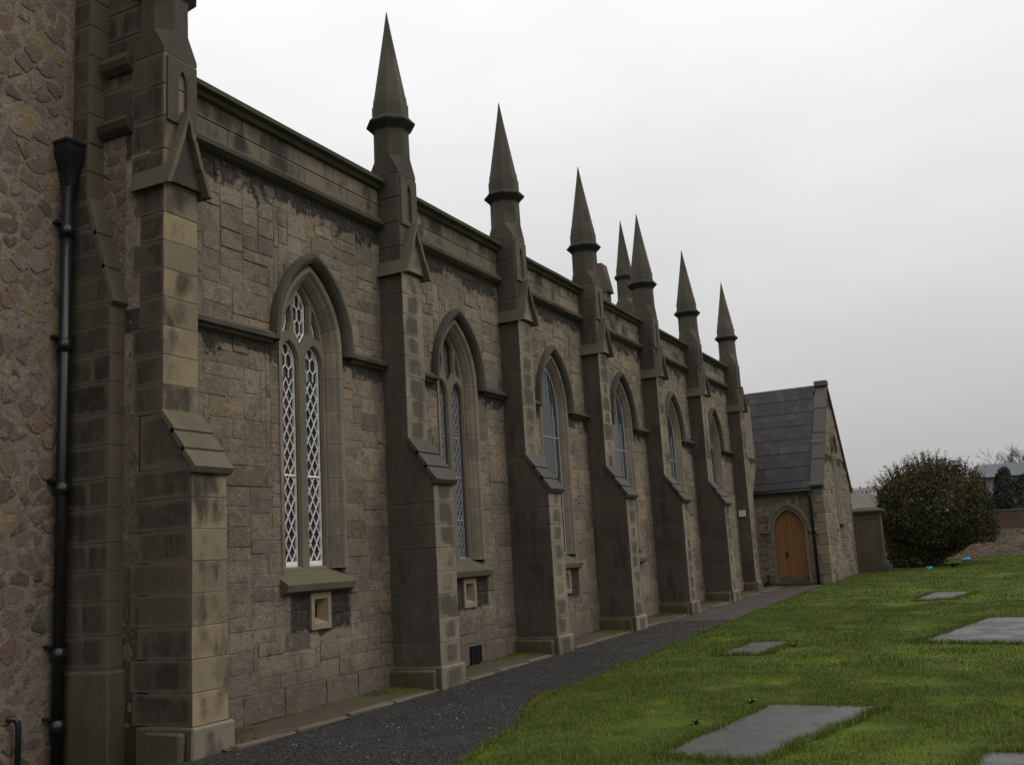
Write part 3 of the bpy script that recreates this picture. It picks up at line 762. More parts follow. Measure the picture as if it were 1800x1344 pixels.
# parapet, string courses, coping
STR_P = [(6.10, 0), (6.13, .06), (6.17, .11), (6.22, .115), (6.27, .06), (6.30, .0)]
COP_P = [(6.68, 0.02), (6.70, .07), (6.745, .09), (6.77, .15), (6.82, .155), (6.86, .06), (6.86, -.33), (6.70, -.33)]
MID_P = [(4.13, 0), (4.155, .05), (4.18, .055), (4.20, .105), (4.245, .11), (4.315, .0)]
def moulding(name, prof, y0, y1, mat, parent):
    n = max(1, int((y1-y0)/.4)); mb = MB(); R = []
    for i in range(n+1):
        y = y0+(y1-y0)*i/n
        R.append([(p[1]+random.uniform(-.004, .004), y, p[0]+random.uniform(-.003, .003)) for p in prof])
    mb.rings(R); return mb.build(name, mat, parent, center=True)
for i in range(6):
    y0, y1 = bay(i); y0 += .002; y1 -= .002
    par = MB().box(-.29, -.012, y0, y1, 6.2, 6.74).build('parapet', M['mortar'], nave, center=True)
    for (za, zb) in ((6.285, 6.48), (6.486, 6.70)):
        y = y0
        while y < y1-.02:
            L = random.uniform(.55, 1.05)
            if y1-(y+L) < .4: L = y1-y
            MB().box(-.2, .02, y+.003, y+L-.003, za, zb, .007, jit=.002).build('parapet_block', M['para'], par, center=True); y += L
    moulding('string_course', [(a, b-.0) for a, b in STR_P]+[(6.2, -.05)], y0, y1, M['cope'], nave)
    moulding('coping', COP_P, y0, y1, M['cope'], nave)
    h = .755
    for a, b in ((y0, WIN_Y[i]-h), (WIN_Y[i]+h, y1)):
        if b-a > .05: moulding('string_course', MID_P+[(4.22, -.04)], a, b, M['hood'], nave)

# ---- windows, built once about the axis y = 0, then copied
PROF = [(.605, -.20), (.605, .016), (.555, .018), (.535, .004), (.520, -.02), (.485, -.045), (.435, -.105), (.425, -.135), (.40, -.14), (.398, -.20)]
def surround_block(side, s0, s1, kind):
    """one jamb stone (kind 0, s = height) or arch stone (kind 1, s = fraction of the arc)"""
    R = []
    n = 2 if kind == 0 else 4
    for q in range(n):
        s = s0+(s1-s0)*q/(n-1); ring = []
        for a, x in PROF:
            if kind == 0: yy, zz = -a, s
            else:
                rr = a+CC; t1 = math.acos(CC/rr); yy, zz = CC-rr*math.cos(t1*s), ZS+rr*math.sin(t1*s)
            ring.append((x, yy*-side, zz))
        R.append(ring)
    return MB().rings(R)
JM = []
zz = [1.60]
while zz[-1] < 4.0: zz.append(zz[-1]+random.uniform(.26, .42))
zz[-1] = ZS
for side in (-1, 1):
    for a, b in zip(zz, zz[1:]): JM.append(('jamb_stone', surround_block(side, a+.002, b-.002, 0)))
    cuts = [0, .27, .54, .80, 1.0]
    for a, b in zip(cuts, cuts[1:]): JM.append(('arch_stone', surround_block(side, a+.003, b-.003 if b < 1 else 1.0, 1)))
JM = [(n, m.mesh(n, M['jamb'])) for n, m in JM]
HP = [(.625, -.01), (.63, .045), (.655, .085), (.70, .115), (.745, .11), (.757, .06), (.757, -.01)]
R = []
for s in np.linspace(0, 2, 29):
    ring = []
    for a, x in HP:
        rr = a+CC; t1 = math.acos(CC/rr); f = s if s <= 1 else 2-s
        yy, z_ = CC-rr*math.cos(t1*f), ZS-.05*(1-f if f < .2 else 0)+rr*math.sin(t1*f); ring.append((x, yy if s <= 1 else -yy, z_))
    R.append(ring)
HOOD = MB().rings(R).mesh('hood_mould', M['hood'])
SILL = MB().prism([(-.22, 1.66), (-.22, 1.30), (.03, 1.34), (.05, 1.36), (.115, 1.375), (.125, 1.43), (-.14, 1.60)], -.635, .635, 1).mesh('sill', M['cap'])
SILL = None
mb = MB()
prof = [(-.22, 1.30), (.02, 1.33), (.10, 1.365), (.12, 1.44), (-.13, 1.60), (-.22, 1.61)]
mb.rings([[(x, yy, z_) for x, z_ in prof] for yy in (-.635, -.2, .2, .635)])
SILL = mb.mesh('sill', M['cap'])
# tracery plate: two lancet lights, a long hexagonal light above, two slivers beside it
LW = .150; LC = .230; LZ0, LZS = 1.64, 4.06
def lancet(c, a): return [(c+p, q) for p, q in arch_loop(a, LZ0, LZS, .10, 7)]
HEX = [(0, 4.27), (.130, 4.45), (.130, 4.80), (.07, 4.91), (0, 4.975), (-.07, 4.91), (-.130, 4.80), (-.130, 4.45)]
def sliver(s): return [(s*.215, 4.54), (s*.255, 4.42), (s*.33, 4.40), (s*.305, 4.52), (s*.25, 4.67), (s*.215, 4.73)]
OUT = arch_loop(.405, 1.58, ZS)
def ccw(p): return p if sum(a[0]*b[1]-b[0]*a[1] for a, b in zip(p, p[1:]+p[:1])) > 0 else p[::-1]
TRAC = holed_plate(OUT, [lancet(c, LW) for c in (-LC, LC)] + [HEX] + [sliver(q) for q in (-1, 1)], -.235, -.135, .022, 'window', M['trac'])

def clip_poly_convex(poly, conv):
    conv = ccw(conv)
    for i in range(len(conv)):
        (x1, y1), (x2, y2) = conv[i], conv[(i+1) % len(conv)]
        nx, ny = (y2-y1), -(x2-x1)
        poly = clip_half(poly, nx, ny, nx*x1+ny*y1)
        if len(poly) < 3: return []
    return poly
def clip_seg(p, q, conv):
    conv = ccw(conv); t0, t1 = 0.0, 1.0
    for i in range(len(conv)):
        (x1, y1), (x2, y2) = conv[i], conv[(i+1) % len(conv)]
        nx, ny = (y2-y1), -(x2-x1)
        dp = nx*(p[0]-x1)+ny*(p[1]-y1); dq = nx*(q[0]-x1)+ny*(q[1]-y1)
        if dp > 0 and dq > 0: return None
        if dp > 0: t0 = max(t0, dp/(dp-dq))
        elif dq > 0: t1 = min(t1, dp/(dp-dq))
    if t1-t0 < 1e-4: return None
    return [(p[0]+(q[0]-p[0])*t, p[1]+(q[1]-p[1])*t) for t in (t0, t1)]
def bar(mb, p, q, w_, x0, x1):
    p, q = tuple(p), tuple(q)
    dx, dy = q[0]-p[0], q[1]-p[1]; L = math.hypot(dx, dy)
    if L < .004: return
    nx, ny = -dy/L*w_/2, dx/L*w_/2
    c = [(p[0]-nx, p[1]-ny), (q[0]-nx, q[1]-ny), (q[0]+nx, q[1]+ny), (p[0]+nx, p[1]+ny)]
    mb.add([(x0, a, b) for a, b in c]+[(x1, a, b) for a, b in c], [(0, 3, 2, 1), (4, 5, 6, 7), (0, 1, 5, 4), (1, 2, 6, 5), (2, 3, 7, 6), (3, 0, 4, 7)])
def frame_loop(mb, loop, w_, x0, x1):
    n = len(loop); cx = sum(p[0] for p in loop)/n; 
    loop = ccw(loop)
    inn = []
    for i in range(n):
        p0, p1, p2 = loop[i-1], loop[i], loop[(i+1) % n]
        def nrm(a, b):
            L = math.hypot(b[0]-a[0], b[1]-a[1]); return (-(b[1]-a[1])/L, (b[0]-a[0])/L)
        a, b = nrm(p0, p1), nrm(p1, p2); k = 1+a[0]*b[0]+a[1]*b[1]; k = max(k, .35)
        inn.append((p1[0]+(a[0]+b[0])/k*w_, p1[1]+(a[1]+b[1])/k*w_))
    vs = [(x, *p) for x in (x0, x1) for lp in (loop, inn) for p in lp]; fs = []
    for i in range(n):
        j = (i+1) % n
        fs += [(i, j, n+j, n+i), (2*n+i, 3*n+i, 3*n+j, 2*n+j), (n+i, n+j, 3*n+j, 3*n+i), (i, 2*n+i, 2*n+j, j)]
    mb.add(vs, fs); return inn
def diamonds(conv, c, z0, z1, dw, dh):
    segs, cells = [], []
    for i in range(-5, 6):
        for j in range(-1, int((z1-z0)/dh)+3):
            for o in (0, .5):
                x, z = c+(i+o)*dw, z0+(j+o)*dh
                cell = [(x-dw/2, z), (x, z-dh/2), (x+dw/2, z), (x, z+dh/2)]
                q = clip_poly_convex(cell, conv)
                if q: cells.append(q)
                for a, b in ((0, 1), (1, 2)):
                    s_ = clip_seg(cell[a], cell[b], conv)
                    if s_: segs.append(s_)
    return segs, cells
def honeycomb(conv, c, z0, z1, dw, dh):
    """long hexagons: vertical sides dh*.55, points between"""
    segs, cells = [], []
    k = dh*.62; t = dh-k
    for i in range(-4, 5):
        for j in range(-1, int((z1-z0)/dh)+2):
            x, z = c+(i+(.5 if j % 2 else 0))*dw, z0+j*dh
            h = [(x-dw/2, z-k/2), (x, z-k/2-t), (x+dw/2, z-k/2), (x+dw/2, z+k/2), (x, z+k/2+t), (x-dw/2, z+k/2)]
            q = clip_poly_convex(h, conv)
            if q: cells.append(q)
            for a, b in ((0, 1), (1, 2), (2, 3)):
                s_ = clip_seg(h[a], h[b], conv)
                if s_: segs.append(s_)
    return segs, cells

def pane_obj(cell, x, parent, loc, mat, gap=.004):
    n = len(cell); cx = sum(p[0] for p in cell)/n; cy = sum(p[1] for p in cell)/n
    ta, tb = random.gauss(0, .022), random.gauss(0, .022)
    f = lambda p, d: (d+(p[0]-cx)*ta+(p[1]-cy)*tb, p[0]-cx, p[1]-cy)
    MB().rings([[f(p, -.002) for p in cell], [f(p, .002) for p in cell]]).build('pane', mat, parent, (loc[0]+x, loc[1]+cx, loc[2]+cy), fix=True)

for i, yc in enumerate(WIN_Y):
    L = (0, yc, 0)
    win = use('window', TRAC, nave, L)
    for n_, m_ in JM: use(n_, m_, win, L)
    use('hood_mould', HOOD, win, L); use('sill', SILL, win, L)
    lights = [(lancet(-LC, LW+.004), 'l', -LC), (lancet(LC, LW+.004), 'l', LC), (HEX, 'h', 0)] + [(sliver(s_), 's', 0) for s_ in (-1, 1)]
    if i == 0:
        lat = MB()
        for lp, kd, c in lights:
            inn = frame_loop(lat, lp, .018, -.222, -.195)
            if kd == 'l':
                zsw = 3.86
                low = clip_half(inn, 0, 1, zsw); hi = clip_half(inn, 0, -1, -zsw)
                sg, cl_ = diamonds(low, c, LZ0+.06, zsw, .118, .205)
                sg2, cl2 = honeycomb(hi, c, zsw+.05, 4.5, .112, .155)
                bar(lat, (c-LW, LZ0+.035), (c+LW, LZ0+.035), .05, -.220, -.193)
                bar(lat, (c-LW, 2.70), (c+LW, 2.70), .020, -.219, -.196)
                sg, cl_ = sg+sg2, cl_+cl2
            elif kd == 'h': sg, cl_ = honeycomb(inn, 0, 4.5, 5.0, .092, .165)
            else: sg, cl_ = [], [inn]
            for a, b in sg: bar(lat, a, b, .0085, -.216, -.200)
            for cell in cl_:
                if len(cell) >= 3: pane_obj(cell, -.224, win, L, M['glass'])
        lat.build('lattice', M['white'], win, L)
    else:
        storm = i in (2, 3, 4)
        lat = MB()
        for lp, kd, c in lights:
            MB().rings([[(-.226, *p) for p in ccw(lp)], [(-.222, *p) for p in ccw(lp)]]).build('pane', M['glassb' if i == 1 else 'glassd'], win, L)
            if kd == 'l':
                frame_loop(lat, lp, .012, -.224, -.212)
                for a_, b_ in diamonds(lp, c, LZ0, 4.3, .095, .165)[0]: bar(lat, a_, b_, .006, -.2225, -.216)
                for z_ in (2.2, 2.85, 3.45): bar(lat, (c-LW, z_), (c+LW, z_), .014, -.222, -.208)
        lat.build('saddle_bars', M['lead'], win, L)
        if storm:      # outer protective glazing in front of the tracery
            lp = ccw(arch_loop(.397, 1.62, ZS))
            MB().rings([[(-.118, *p) for p in lp], [(-.113, *p) for p in lp]]).build('storm_pane', M['glassd'], win, L)
            fr = MB(); frame_loop(fr, lp, .018, -.113, -.100)
            for a in (-LC-LW+.05, LC-.05):
                bar(fr, (a, 1.66), (a, 4.3), .016, -.112, -.103)
                for s_ in (-1, 1):
                    bar(fr, (a+s_*.0, 4.3), (a+.09 if a < 0 else a-.09, 4.62), .010, -.112, -.104)
            bar(fr, (0, 4.45), (0, 4.95), .014, -.112, -.103); bar(fr, (-.39, 3.72), (.39, 3.72), .014, -.112, -.103); bar(fr, (-.39, 2.4), (.39, 2.4), .014, -.112, -.103)
            fr.build('storm_frame', M['lead'], win, L)

# flue blocks under the sills: splayed stone frame round a dark hole
def ring_prism(mb, outer, inner, x0, xi, x1):
    n = len(outer)
    vs = [(x1, *p) for p in outer]+[(x1, *p) for p in inner[0]]+[(xi, *p) for p in inner[1]]+[(x0, *p) for p in outer]
    fs = []
    for i in range(n):
        j = (i+1) % n
        fs += [(i, j, n+j, n+i), (n+i, n+j, 2*n+j, 2*n+i), (j, i, 3*n+i, 3*n+j)]
    mb.add(vs, fs)
def rect(a, b, cx=0, cz=0): return [(cx-a, cz-b), (cx+a, cz-b), (cx+a, cz+b), (cx-a, cz+b)]
mb = MB(); ring_prism(mb, rect(.185, .205), (rect(.125, .14), rect(.055, .075)), -.12, -.09, .03); FLUE = mb.mesh('flue_block', M['vent'])
FHOLE = MB().box(-.12, -.085, -.07, .07, -.09, .09).mesh('flue_opening', M['black'])  # near-black colour stands for the shade inside the flue hole
for i in range(3):
    p = (0, WIN_Y[i]+.05, 1.125)
    f_ = use('flue_block', FLUE, nave, p); use('flue_opening', FHOLE, f_, p)
# iron ventilator at the foot of the second bay
g0 = gz(13.1)+.16
gr = MB().box(-.05, .035, 12.95, 13.31, g0-.14, g0+.14).build('vent_grate', M['black'], nave, center=True)
for k in range(5):
    yb = 12.99+k*.07; MB().box(.032, .045, yb, yb+.03, g0-.12, g0+.12).build('bar', M['iron'], gr, center=True)

# ---- buttresses
P2, P1 = .36, .712
def oct_ring(R, z, cx, cy): return [(cx+R*math.cos(math.radians(22.5+45*k)), cy+R*math.sin(math.radians(22.5+45*k)), z) for k in range(8)]
def sq_ring(h, z, cx, cy):
    c = [(h, h), (-h, h), (-h, -h), (h, -h)]
    out = []
    for k in range(8):
        a = math.radians(22.5+45*k); q = [(1, 1), (1, 1), (-1, 1), (-1, 1), (-1, -1), (-1, -1), (1, -1), (1, -1)][(k) % 8]
        out.append(q)
    # vertices 22.5(+x side, +y) .. pair them to the nearest corner
    prs = []
    for k in range(8):
        a = math.radians(22.5+45*k); sx = 1 if math.cos(a) > 0 else -1; sy = 1 if math.sin(a) > 0 else -1; prs.append((cx+sx*h, cy+sy*h, z))
    return prs
SPR = [(7.80, .262), (7.98, .262), (7.985, .250), (8.11, .236), (8.115, .229), (8.70, .128), (9.15, .052), (9.45, .006)]
SPIRE = MB().rings([oct_ring(r, z, 0, 0) for z, r in SPR]).mesh('spire', M['spire'])
COLLAR = MB().rings([oct_ring(r, z, 0, 0) for z, r in ((7.575, .25), (7.60, .262), (7.685, .348), (7.705, .350), (7.79, .272), (7.81, .262))]).mesh('collar', M['collar'])
SHAFT = MB().rings([sq_ring(.228, 6.90, 0, 0), sq_ring(.228, 6.95, 0, 0), oct_ring(.255, 7.18, 0, 0), oct_ring(.250, 7.60, 0, 0)]).mesh('pinnacle', M['spire'])
BAND = MB().rings([oct_ring(.262, 7.27, 0, 0), oct_ring(.272, 7.29, 0, 0), oct_ring(.272, 7.32, 0, 0), oct_ring(.258, 7.345, 0, 0)]).mesh('band', M['spire'])
def niche_mesh():
    mb = MB(); inn = [(-.055, 6.22), (.055, 6.22), (.055, 6.62), (.04, 6.70), (0, 6.76), (-.04, 6.70), (-.055, 6.62)]
    out_ = [(-.20, 6.16), (.20, 6.16), (.20, 6.60), (.20, 6.86), (0, 6.86), (-.20, 6.86), (-.20, 6.60)]
    ring_prism(mb, out_, (inn, inn), .0, .0, .03); return mb.mesh('niche', M['spire'])
NICHE = niche_mesh()

def buttress(i, sx=0.0, w_=BW, p1=P1, p2=P2, mat='ash', near='dark', split=False, dz=0.0, zo=0.0):
    y0 = BY[i]; g = gz(y0)
    zo1, zo2, zgb = 2.66+zo, 3.19+zo, 5.47
    straight = p1 <= p2+.01
    back = -.22 if i else .03
    e = .006
    prof = [(0, back), (0, p1-e), (zo1, p1-e), (zo2, p2-e), (zgb, p2-e), (zgb, back)] if not straight else [(0, back), (0, p1-e), (zgb, p1-e), (zgb, back)]
    core = MB().prism([(z, x+sx) for z, x in prof], y0+.005, y0+w_-.005, 1).build('buttress', M['jtan' if i == 0 else 'jdark'], nave, (0, 0, 0))
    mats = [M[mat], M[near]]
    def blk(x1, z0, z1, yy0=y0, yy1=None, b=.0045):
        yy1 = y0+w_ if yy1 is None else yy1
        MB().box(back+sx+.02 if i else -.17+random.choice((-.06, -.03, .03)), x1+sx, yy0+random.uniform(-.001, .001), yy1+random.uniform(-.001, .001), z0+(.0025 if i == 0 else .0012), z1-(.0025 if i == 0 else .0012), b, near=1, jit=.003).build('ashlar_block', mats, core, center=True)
    # foot
    MB().box(back+sx+.02, p1+sx+.045, y0-.05, y0+w_+.05, g-.1, g+.27, .018, near=1, jit=.006).build('plinth', [M['kerb'] if False else M['ash'], M['olive']], core, center=True)
    MB().box(back+sx+.22, p1+sx-.03, y0-.13, y0-.052, g-.1, g+.24, .02, jit=.008).build('footing', M['olive'], core, center=True)
    def courses(za, zb, x1):
        n = max(1, round((zb-za)/.295)); 
        for k in range(n): blk(x1, za+(zb-za)*k/n, za+(zb-za)*(k+1)/n)
    if straight: courses(g+.27, zgb, p1)
    else:
        courses(g+.27, zo1, p1)
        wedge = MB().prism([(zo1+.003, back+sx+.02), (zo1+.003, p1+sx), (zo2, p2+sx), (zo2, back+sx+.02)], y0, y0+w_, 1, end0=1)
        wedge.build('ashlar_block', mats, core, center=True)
        courses(zo2+.004, zgb, p2)
        # weathering slabs
        cm = M['cap'] if i == 0 else M['capg']
        n = 3
        for k in range(n):
            t0, t1 = k/n, (k+1)/n
            xa, za = p2+(p1+.03-p2)*t0, zo2+.02+(zo1-.035-zo2)*t0
            xb, zb = p2+(p1+.03-p2)*t1+.022, zo2+.02+(zo1-.035-zo2)*t1-.018
            nx, nz_ = .055*.8, .055*.6
            mb = MB().prism([(za-.02, xa+sx-.02), (zb-.03, xb+sx-.01), (zb+.022, xb+sx+.022), (za+.022, xa+sx+.004)], y0-.028, y0+w_+.028, 1)
            mb.build('weathering_slab', cm, core, center=True)
        MB().box(p1+sx-.02, p1+sx+.035, y0-.03, y0+w_+.03, zo1-.075, zo1-.03, .008).build('drip_mould', M['hood'], core, center=True)
    # gablet with sloping slabs
    cy = y0+w_/2; gh = .276+(w_-BW)/2; za, zt = 5.44, 6.19+dz
    MB().prism([(cy-gh+.03, za+.06), (cy+gh-.03, za+.06), (cy, zt-.05)], .20+sx, p2+sx+.055, 0).build('gablet', M['hood'] if i == 0 else M['ash'], core, center=True)
    for s_ in (-1, 1):
        for k in range(3):
            t0, t1 = (0, .30, .64)[k], (.30, .64, 1.0)[k]
            e = .012*(2-k)
            a = (cy+s_*(gh+.018+e)*(1-t0), za+(zt-za)*t0); b = (cy+s_*(gh+.018+e)*(1-t1), za+(zt-za)*t1)
            q = [a, (a[0]-s_*.05, a[1]+.008), (b[0]-s_*(.05 if k < 2 else 0.0), b[1]-(.0 if k < 2 else .085)), b] if k < 2 else [a, (a[0]-s_*.05, a[1]+.008), (cy, zt-.10), (cy, zt)]
            x0 = -.02+sx
            mb = MB().prism(q, x0 if i else sx-.06, p2+sx+.115+.008*(2-k), 0)
            mb.build('gablet_slab', M['cap'], core, center=True)
    # square shaft of the pinnacle rising behind the gablet
    cx = .12+sx
    for k, (a, b) in enumerate(((5.47, 5.85), (5.85, 6.2), (6.2, 6.55), (6.55, 6.90))):
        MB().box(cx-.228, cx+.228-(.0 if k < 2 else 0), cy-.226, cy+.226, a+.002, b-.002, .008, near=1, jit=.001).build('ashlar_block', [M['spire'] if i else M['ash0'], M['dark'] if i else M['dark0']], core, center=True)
    pl = (cx, cy, 0)
    pin = use('pinnacle', SHAFT, nave, pl)
    use('collar', COLLAR, pin, pl); use('spire', SPIRE, pin, pl)
    use('niche', NICHE, pin, (cx+.226, cy, 0))
    return core
buttress(0, -.165, BW0, P1, P2-.01, 'ash0', 'dark0', dz=.12, zo=-.04)
for i in range(1, 6): buttress(i)
b6 = buttress(6, 0, BW, .37, .36)
# pale square plate on the last buttress
MB().box(.06, .255, 29.05-.05, 29.05, 2.38, 2.56, .008).build('wall_plate', M['ply'], b6, center=True)

# west return of the nave beside the tower: rubble face, parapet strings, upper ashlar
ww = MB().box(-6.5, .0, 7.0, 7.34, -.1, 6.9).build('west_wall', M['rmortar'], nave, center=True)
westm = MB()
for cell in voronoi(-.95, -.17, .05, 6.2, .17, .16): stone_geo(westm, round_poly(cell, .9), py(7.0), random.uniform(.0, .010), bev=.012, bulge=.008)
tag(westm.build('west_stones', M['rubble'], ww, fix=False), kind='stuff')
for (za, zb, x0) in ((6.12, 6.30, -.66), (6.80, 7.0, -.63)):
    MB().prism([(za, 7.0), (za, 6.97), (za+.05, 6.91), (za+.12, 6.885), (zb, 6.93), (zb, 7.0)][::-1], x0, -.19, 0).build('string_course', M['cope'], ww) if False else \
    MB().prism([(7.02, za), (6.97, za), (6.91, za+.05), (6.885, za+.12), (6.93, zb), (7.02, zb)], x0, -.25, 0).build('string_course', M['cope'], ww, center=True)
z = 6.3
while z < 9.6:
    h = random.uniform(.28, .36)
    for (xa, xb) in ((-1.4, -.52), (-.52, -.02)) if int(z*3) % 2 else ((-1.4, -.78), (-.78, -.02)):
        MB().box(xa+.003, xb-.003, 6.995 if z < 6.8 else 7.05, 7.3, z+.003, z+h-.003, .008, near=0).build('ashlar_block', M['dark0'], ww, center=True)
    z += h
MB().box(-1.4, -.02, 7.07, 7.29, 6.2, 9.6).build('upper_core', M['mortar'], ww, center=True)

# nave body: far wall, roof, east gable with its own pinnacle and a gabled stack
MB().box(-7.0, -6.7, 7.3, 32, -.1, 6.9).build('north_wall', M['para'], nave, center=True)
MB().prism([(-.42, 6.25), (-3.5, 8.95), (-6.7, 6.25)], 7.35, 31.9, 1).build('roof', M['slate'], nave, center=True) if False else \
MB().prism([(6.25, -.42), (6.25, -6.7), (8.95, -3.5)], 7.35, 30.6, 1).build('roof', M['slate'], nave, center=True)
eg = MB().prism([(-.1, -.40), (-.1, -6.9), (6.4, -6.9), (9.3, -3.5), (6.4, -.40)], 30.65, 31.2, 1).build('east_gable', M['para'], nave, center=True)
pin = MB().rings([sq_ring(.30, 9.1, 0, 0), sq_ring(.30, 9.6, 0, 0), oct_ring(.28, 9.85, 0, 0), oct_ring(.27, 10.55, 0, 0)]).build('pinnacle', M['spire'], nave, (-3.5, 30.9, 0))
MB().rings([oct_ring(r, z, 0, 0) for z, r in ((10.48, .26), (10.58, .34), (10.64, .345), (10.72, .28))]).build('collar', M['collar'], pin, (-3.5, 30.9, 0))
MB().rings([oct_ring(r, z, 0, 0) for z, r in ((10.66, .27), (10.92, .265), (10.93, .25), (12.6, .008))]).build('spire', M['spire'], pin, (-3.5, 30.9, 0))
stk = MB().box(-4.75, -4.12, 30.75, 31.15, 8.5, 10.35).build('gabled_stack', M['para'], nave, center=True)
MB().prism([(-4.80, 10.3), (-4.03, 10.3), (-4.20, 11.12), (-4.27, 11.22), (-4.42, 11.22)], 30.7, 31.2, 1).v
mb = MB(); mb.prism([(10.2, -4.02), (10.2, -4.85), (11.22, -4.36), (11.22, -4.22)], 30.7, 31.2, 1); mb.build('stack_cap', M['cap'], stk, center=True)

# ------------------------------------------------------------------ the tower, cut by the left edge of the picture
TX = -.927
tower = tag(empty('church_tower', (TX-2, 5, 0)), 'rubble stone church tower with black downpipe at the left edge', 'tower')
tw = MB().box(TX-5, TX, -1.5, 6.83, -.1, 12).build('wall', M['rmortar'], tower, center=True)
cells = voronoi(4.9, 6.70, -.05, 8.4, .225, .15)
trest = MB(); k = 0
cells.sort(key=lambda c: -max(q[0] for q in c))
for cell in cells:
    if len(cell) < 3: continue
    cx = sum(q[0] for q in cell)/len(cell); cy = sum(q[1] for q in cell)/len(cell)
    pl = round_poly(cell, random.choice((.55, .7, .85, .92, .98))); fr = random.uniform(-.003, .014)
    if k < 290 and shown((TX, cx, cy), 15):
        mb = MB(); stone_geo(mb, [(a-cx, b-cy) for a, b in pl], px, fr, bev=.007, bulge=.003); mb.build('rubble_stone', M['rubble'], tw, (TX, cx, cy), fix=False); k += 1
    else: stone_geo(trest, [(a, b) for a, b in pl], lambda d, u, v: (TX+d, u, v), fr, bev=.016, bulge=.012)
for cell in voronoi(-1.4, 4.9, -.05, 9.5, .26, .19): stone_geo(trest, round_poly(cell, .86), lambda d, u, v: (TX+d, u, v), random.uniform(.004, .026), bev=.016, bulge=.012)
tag(trest.build('rubble_stones', M['rubble'], tw, fix=False), kind='stuff')
# its end buttress, standing proud of the west wall
tb = MB().prism([(0, -1.2), (0, -.348), (4.31, -.348), (5.40, -.705), (9.6, -.692), (9.6, -1.2)], 6.821, 7.25, 1).build('buttress', M['jtan'], tower, (0, 0, 0))
z = .80
def tblk(xa, xb, za, zb, m='dark0'): MB().box(xa, xb, 6.815, 7.22, za+.0025, zb-.0025, .005, jit=.002).build('ashlar_block', M[m], tb, center=True)
MB().box(-1.15, -.30, 6.79, 7.22, -.1, .78, .02, jit=.004).build('plinth', M['olive'], tb, center=True)
k = 0
while z < 4.25:
    h = min(random.uniform(.27, .34), 4.31-z)
    if 4.31-(z+h) < .15: h = 4.31-z
    s_ = random.choice((-.62, -.70, None, -.58))
    if s_ and k % 2: tblk(-1.15, s_-.003, z, z+h); tblk(s_+.003, -.342, z, z+h)
    else: tblk(-1.15, -.342, z, z+h)
    z += h; k += 1
n = 4
for q in range(n):
    za, zb = 4.31+(5.40-4.31)*q/n, 4.31+(5.40-4.31)*(q+1)/n
    xa, xb = -.342+(-.70+.342)*q/n, -.342+(-.70+.342)*(q+1)/n
    MB().prism([(za+.003, -1.15), (za+.003, xa), (zb-.003, xb), (zb-.003, -1.15)], 6.815, 7.22, 1).build('ashlar_block', M['dark0'], tb, center=True)
z = 5.40
while z < 9.5:
    h = random.uniform(.30, .36); tblk(-1.15, -.685, z, z+h); z += h
for q in range(3):
    t0, t1 = q/3, (q+1)/3
    za, zb = 5.42-1.12*t0, 5.42-1.12*t1-.02; xa, xb = -.71+.36*t0, -.71+.36*t1+.02
    MB().prism([(za, xa), (zb, xb), (zb+.03, xb+.04), (za+.05, xa+.035)], 6.80, 7.0, 1).build('weathering_slab', M['cap'], tb, center=True)
# rainwater head and downpipe
PX, PY = TX+.085, 6.695
pipe = MB().tube([(0, 0, -.05), (0, 0, 5.71)], .055, 14).build('downpipe', M['iron'], tower, (PX, PY, 0), smooth=True)
hp = MB()
for (z0, z1, a, b) in ((5.72, 5.86, .062, .075), (5.86, 6.02, .075, .125), (6.02, 6.06, .125, .14), (6.06, 6.15, .135, .14), (6.15, 6.18, .155, .155)):
    hp.rings([[(sx_*r_, sy_*r_, z_-.14) for sx_, sy_ in ((1, 1), (-1, 1), (-1, -1), (1, -1))] for r_, z_ in ((a*.80, z0), (b*.80, z1))])
hp.build('hopper_head', M['iron'], pipe, (PX, PY, 0))
for z_ in (.30, .95, 2.50, 3.92, 5.1):
    MB().tube([(0, 0, z_-.06), (0, 0, z_+.06)], .073, 14).build('pipe_socket', M['iron'], pipe, (PX, PY, 0), smooth=True)
    MB().box(-.10, .0, -.105, .105, z_+.065, z_+.095).build('pipe_bracket', M['iron'], pipe, (PX, PY, 0))
pts = [(TX+.07, 6.30, -.1), (TX+.07, 6.30, .34), (TX+.07, 6.292, .40), (TX+.06, 6.265, .435), (TX+.03, 6.235, .44), (TX-.05, 6.22, .44)]
MB().tube(pts, .026, 10).build('overflow_pipe', M['iron'], tower, smooth=True)

# ------------------------------------------------------------------ the vestry across the end
VY, VX, VD = 31.5, 2.06, 5.6
EZ, RZ = 3.20, 6.62
ves = tag(empty('church_vestry', (1, VY+2, gz(VY))), 'low slate roofed vestry with oak door at the far end of the nave', 'vestry')
g = gz(VY)
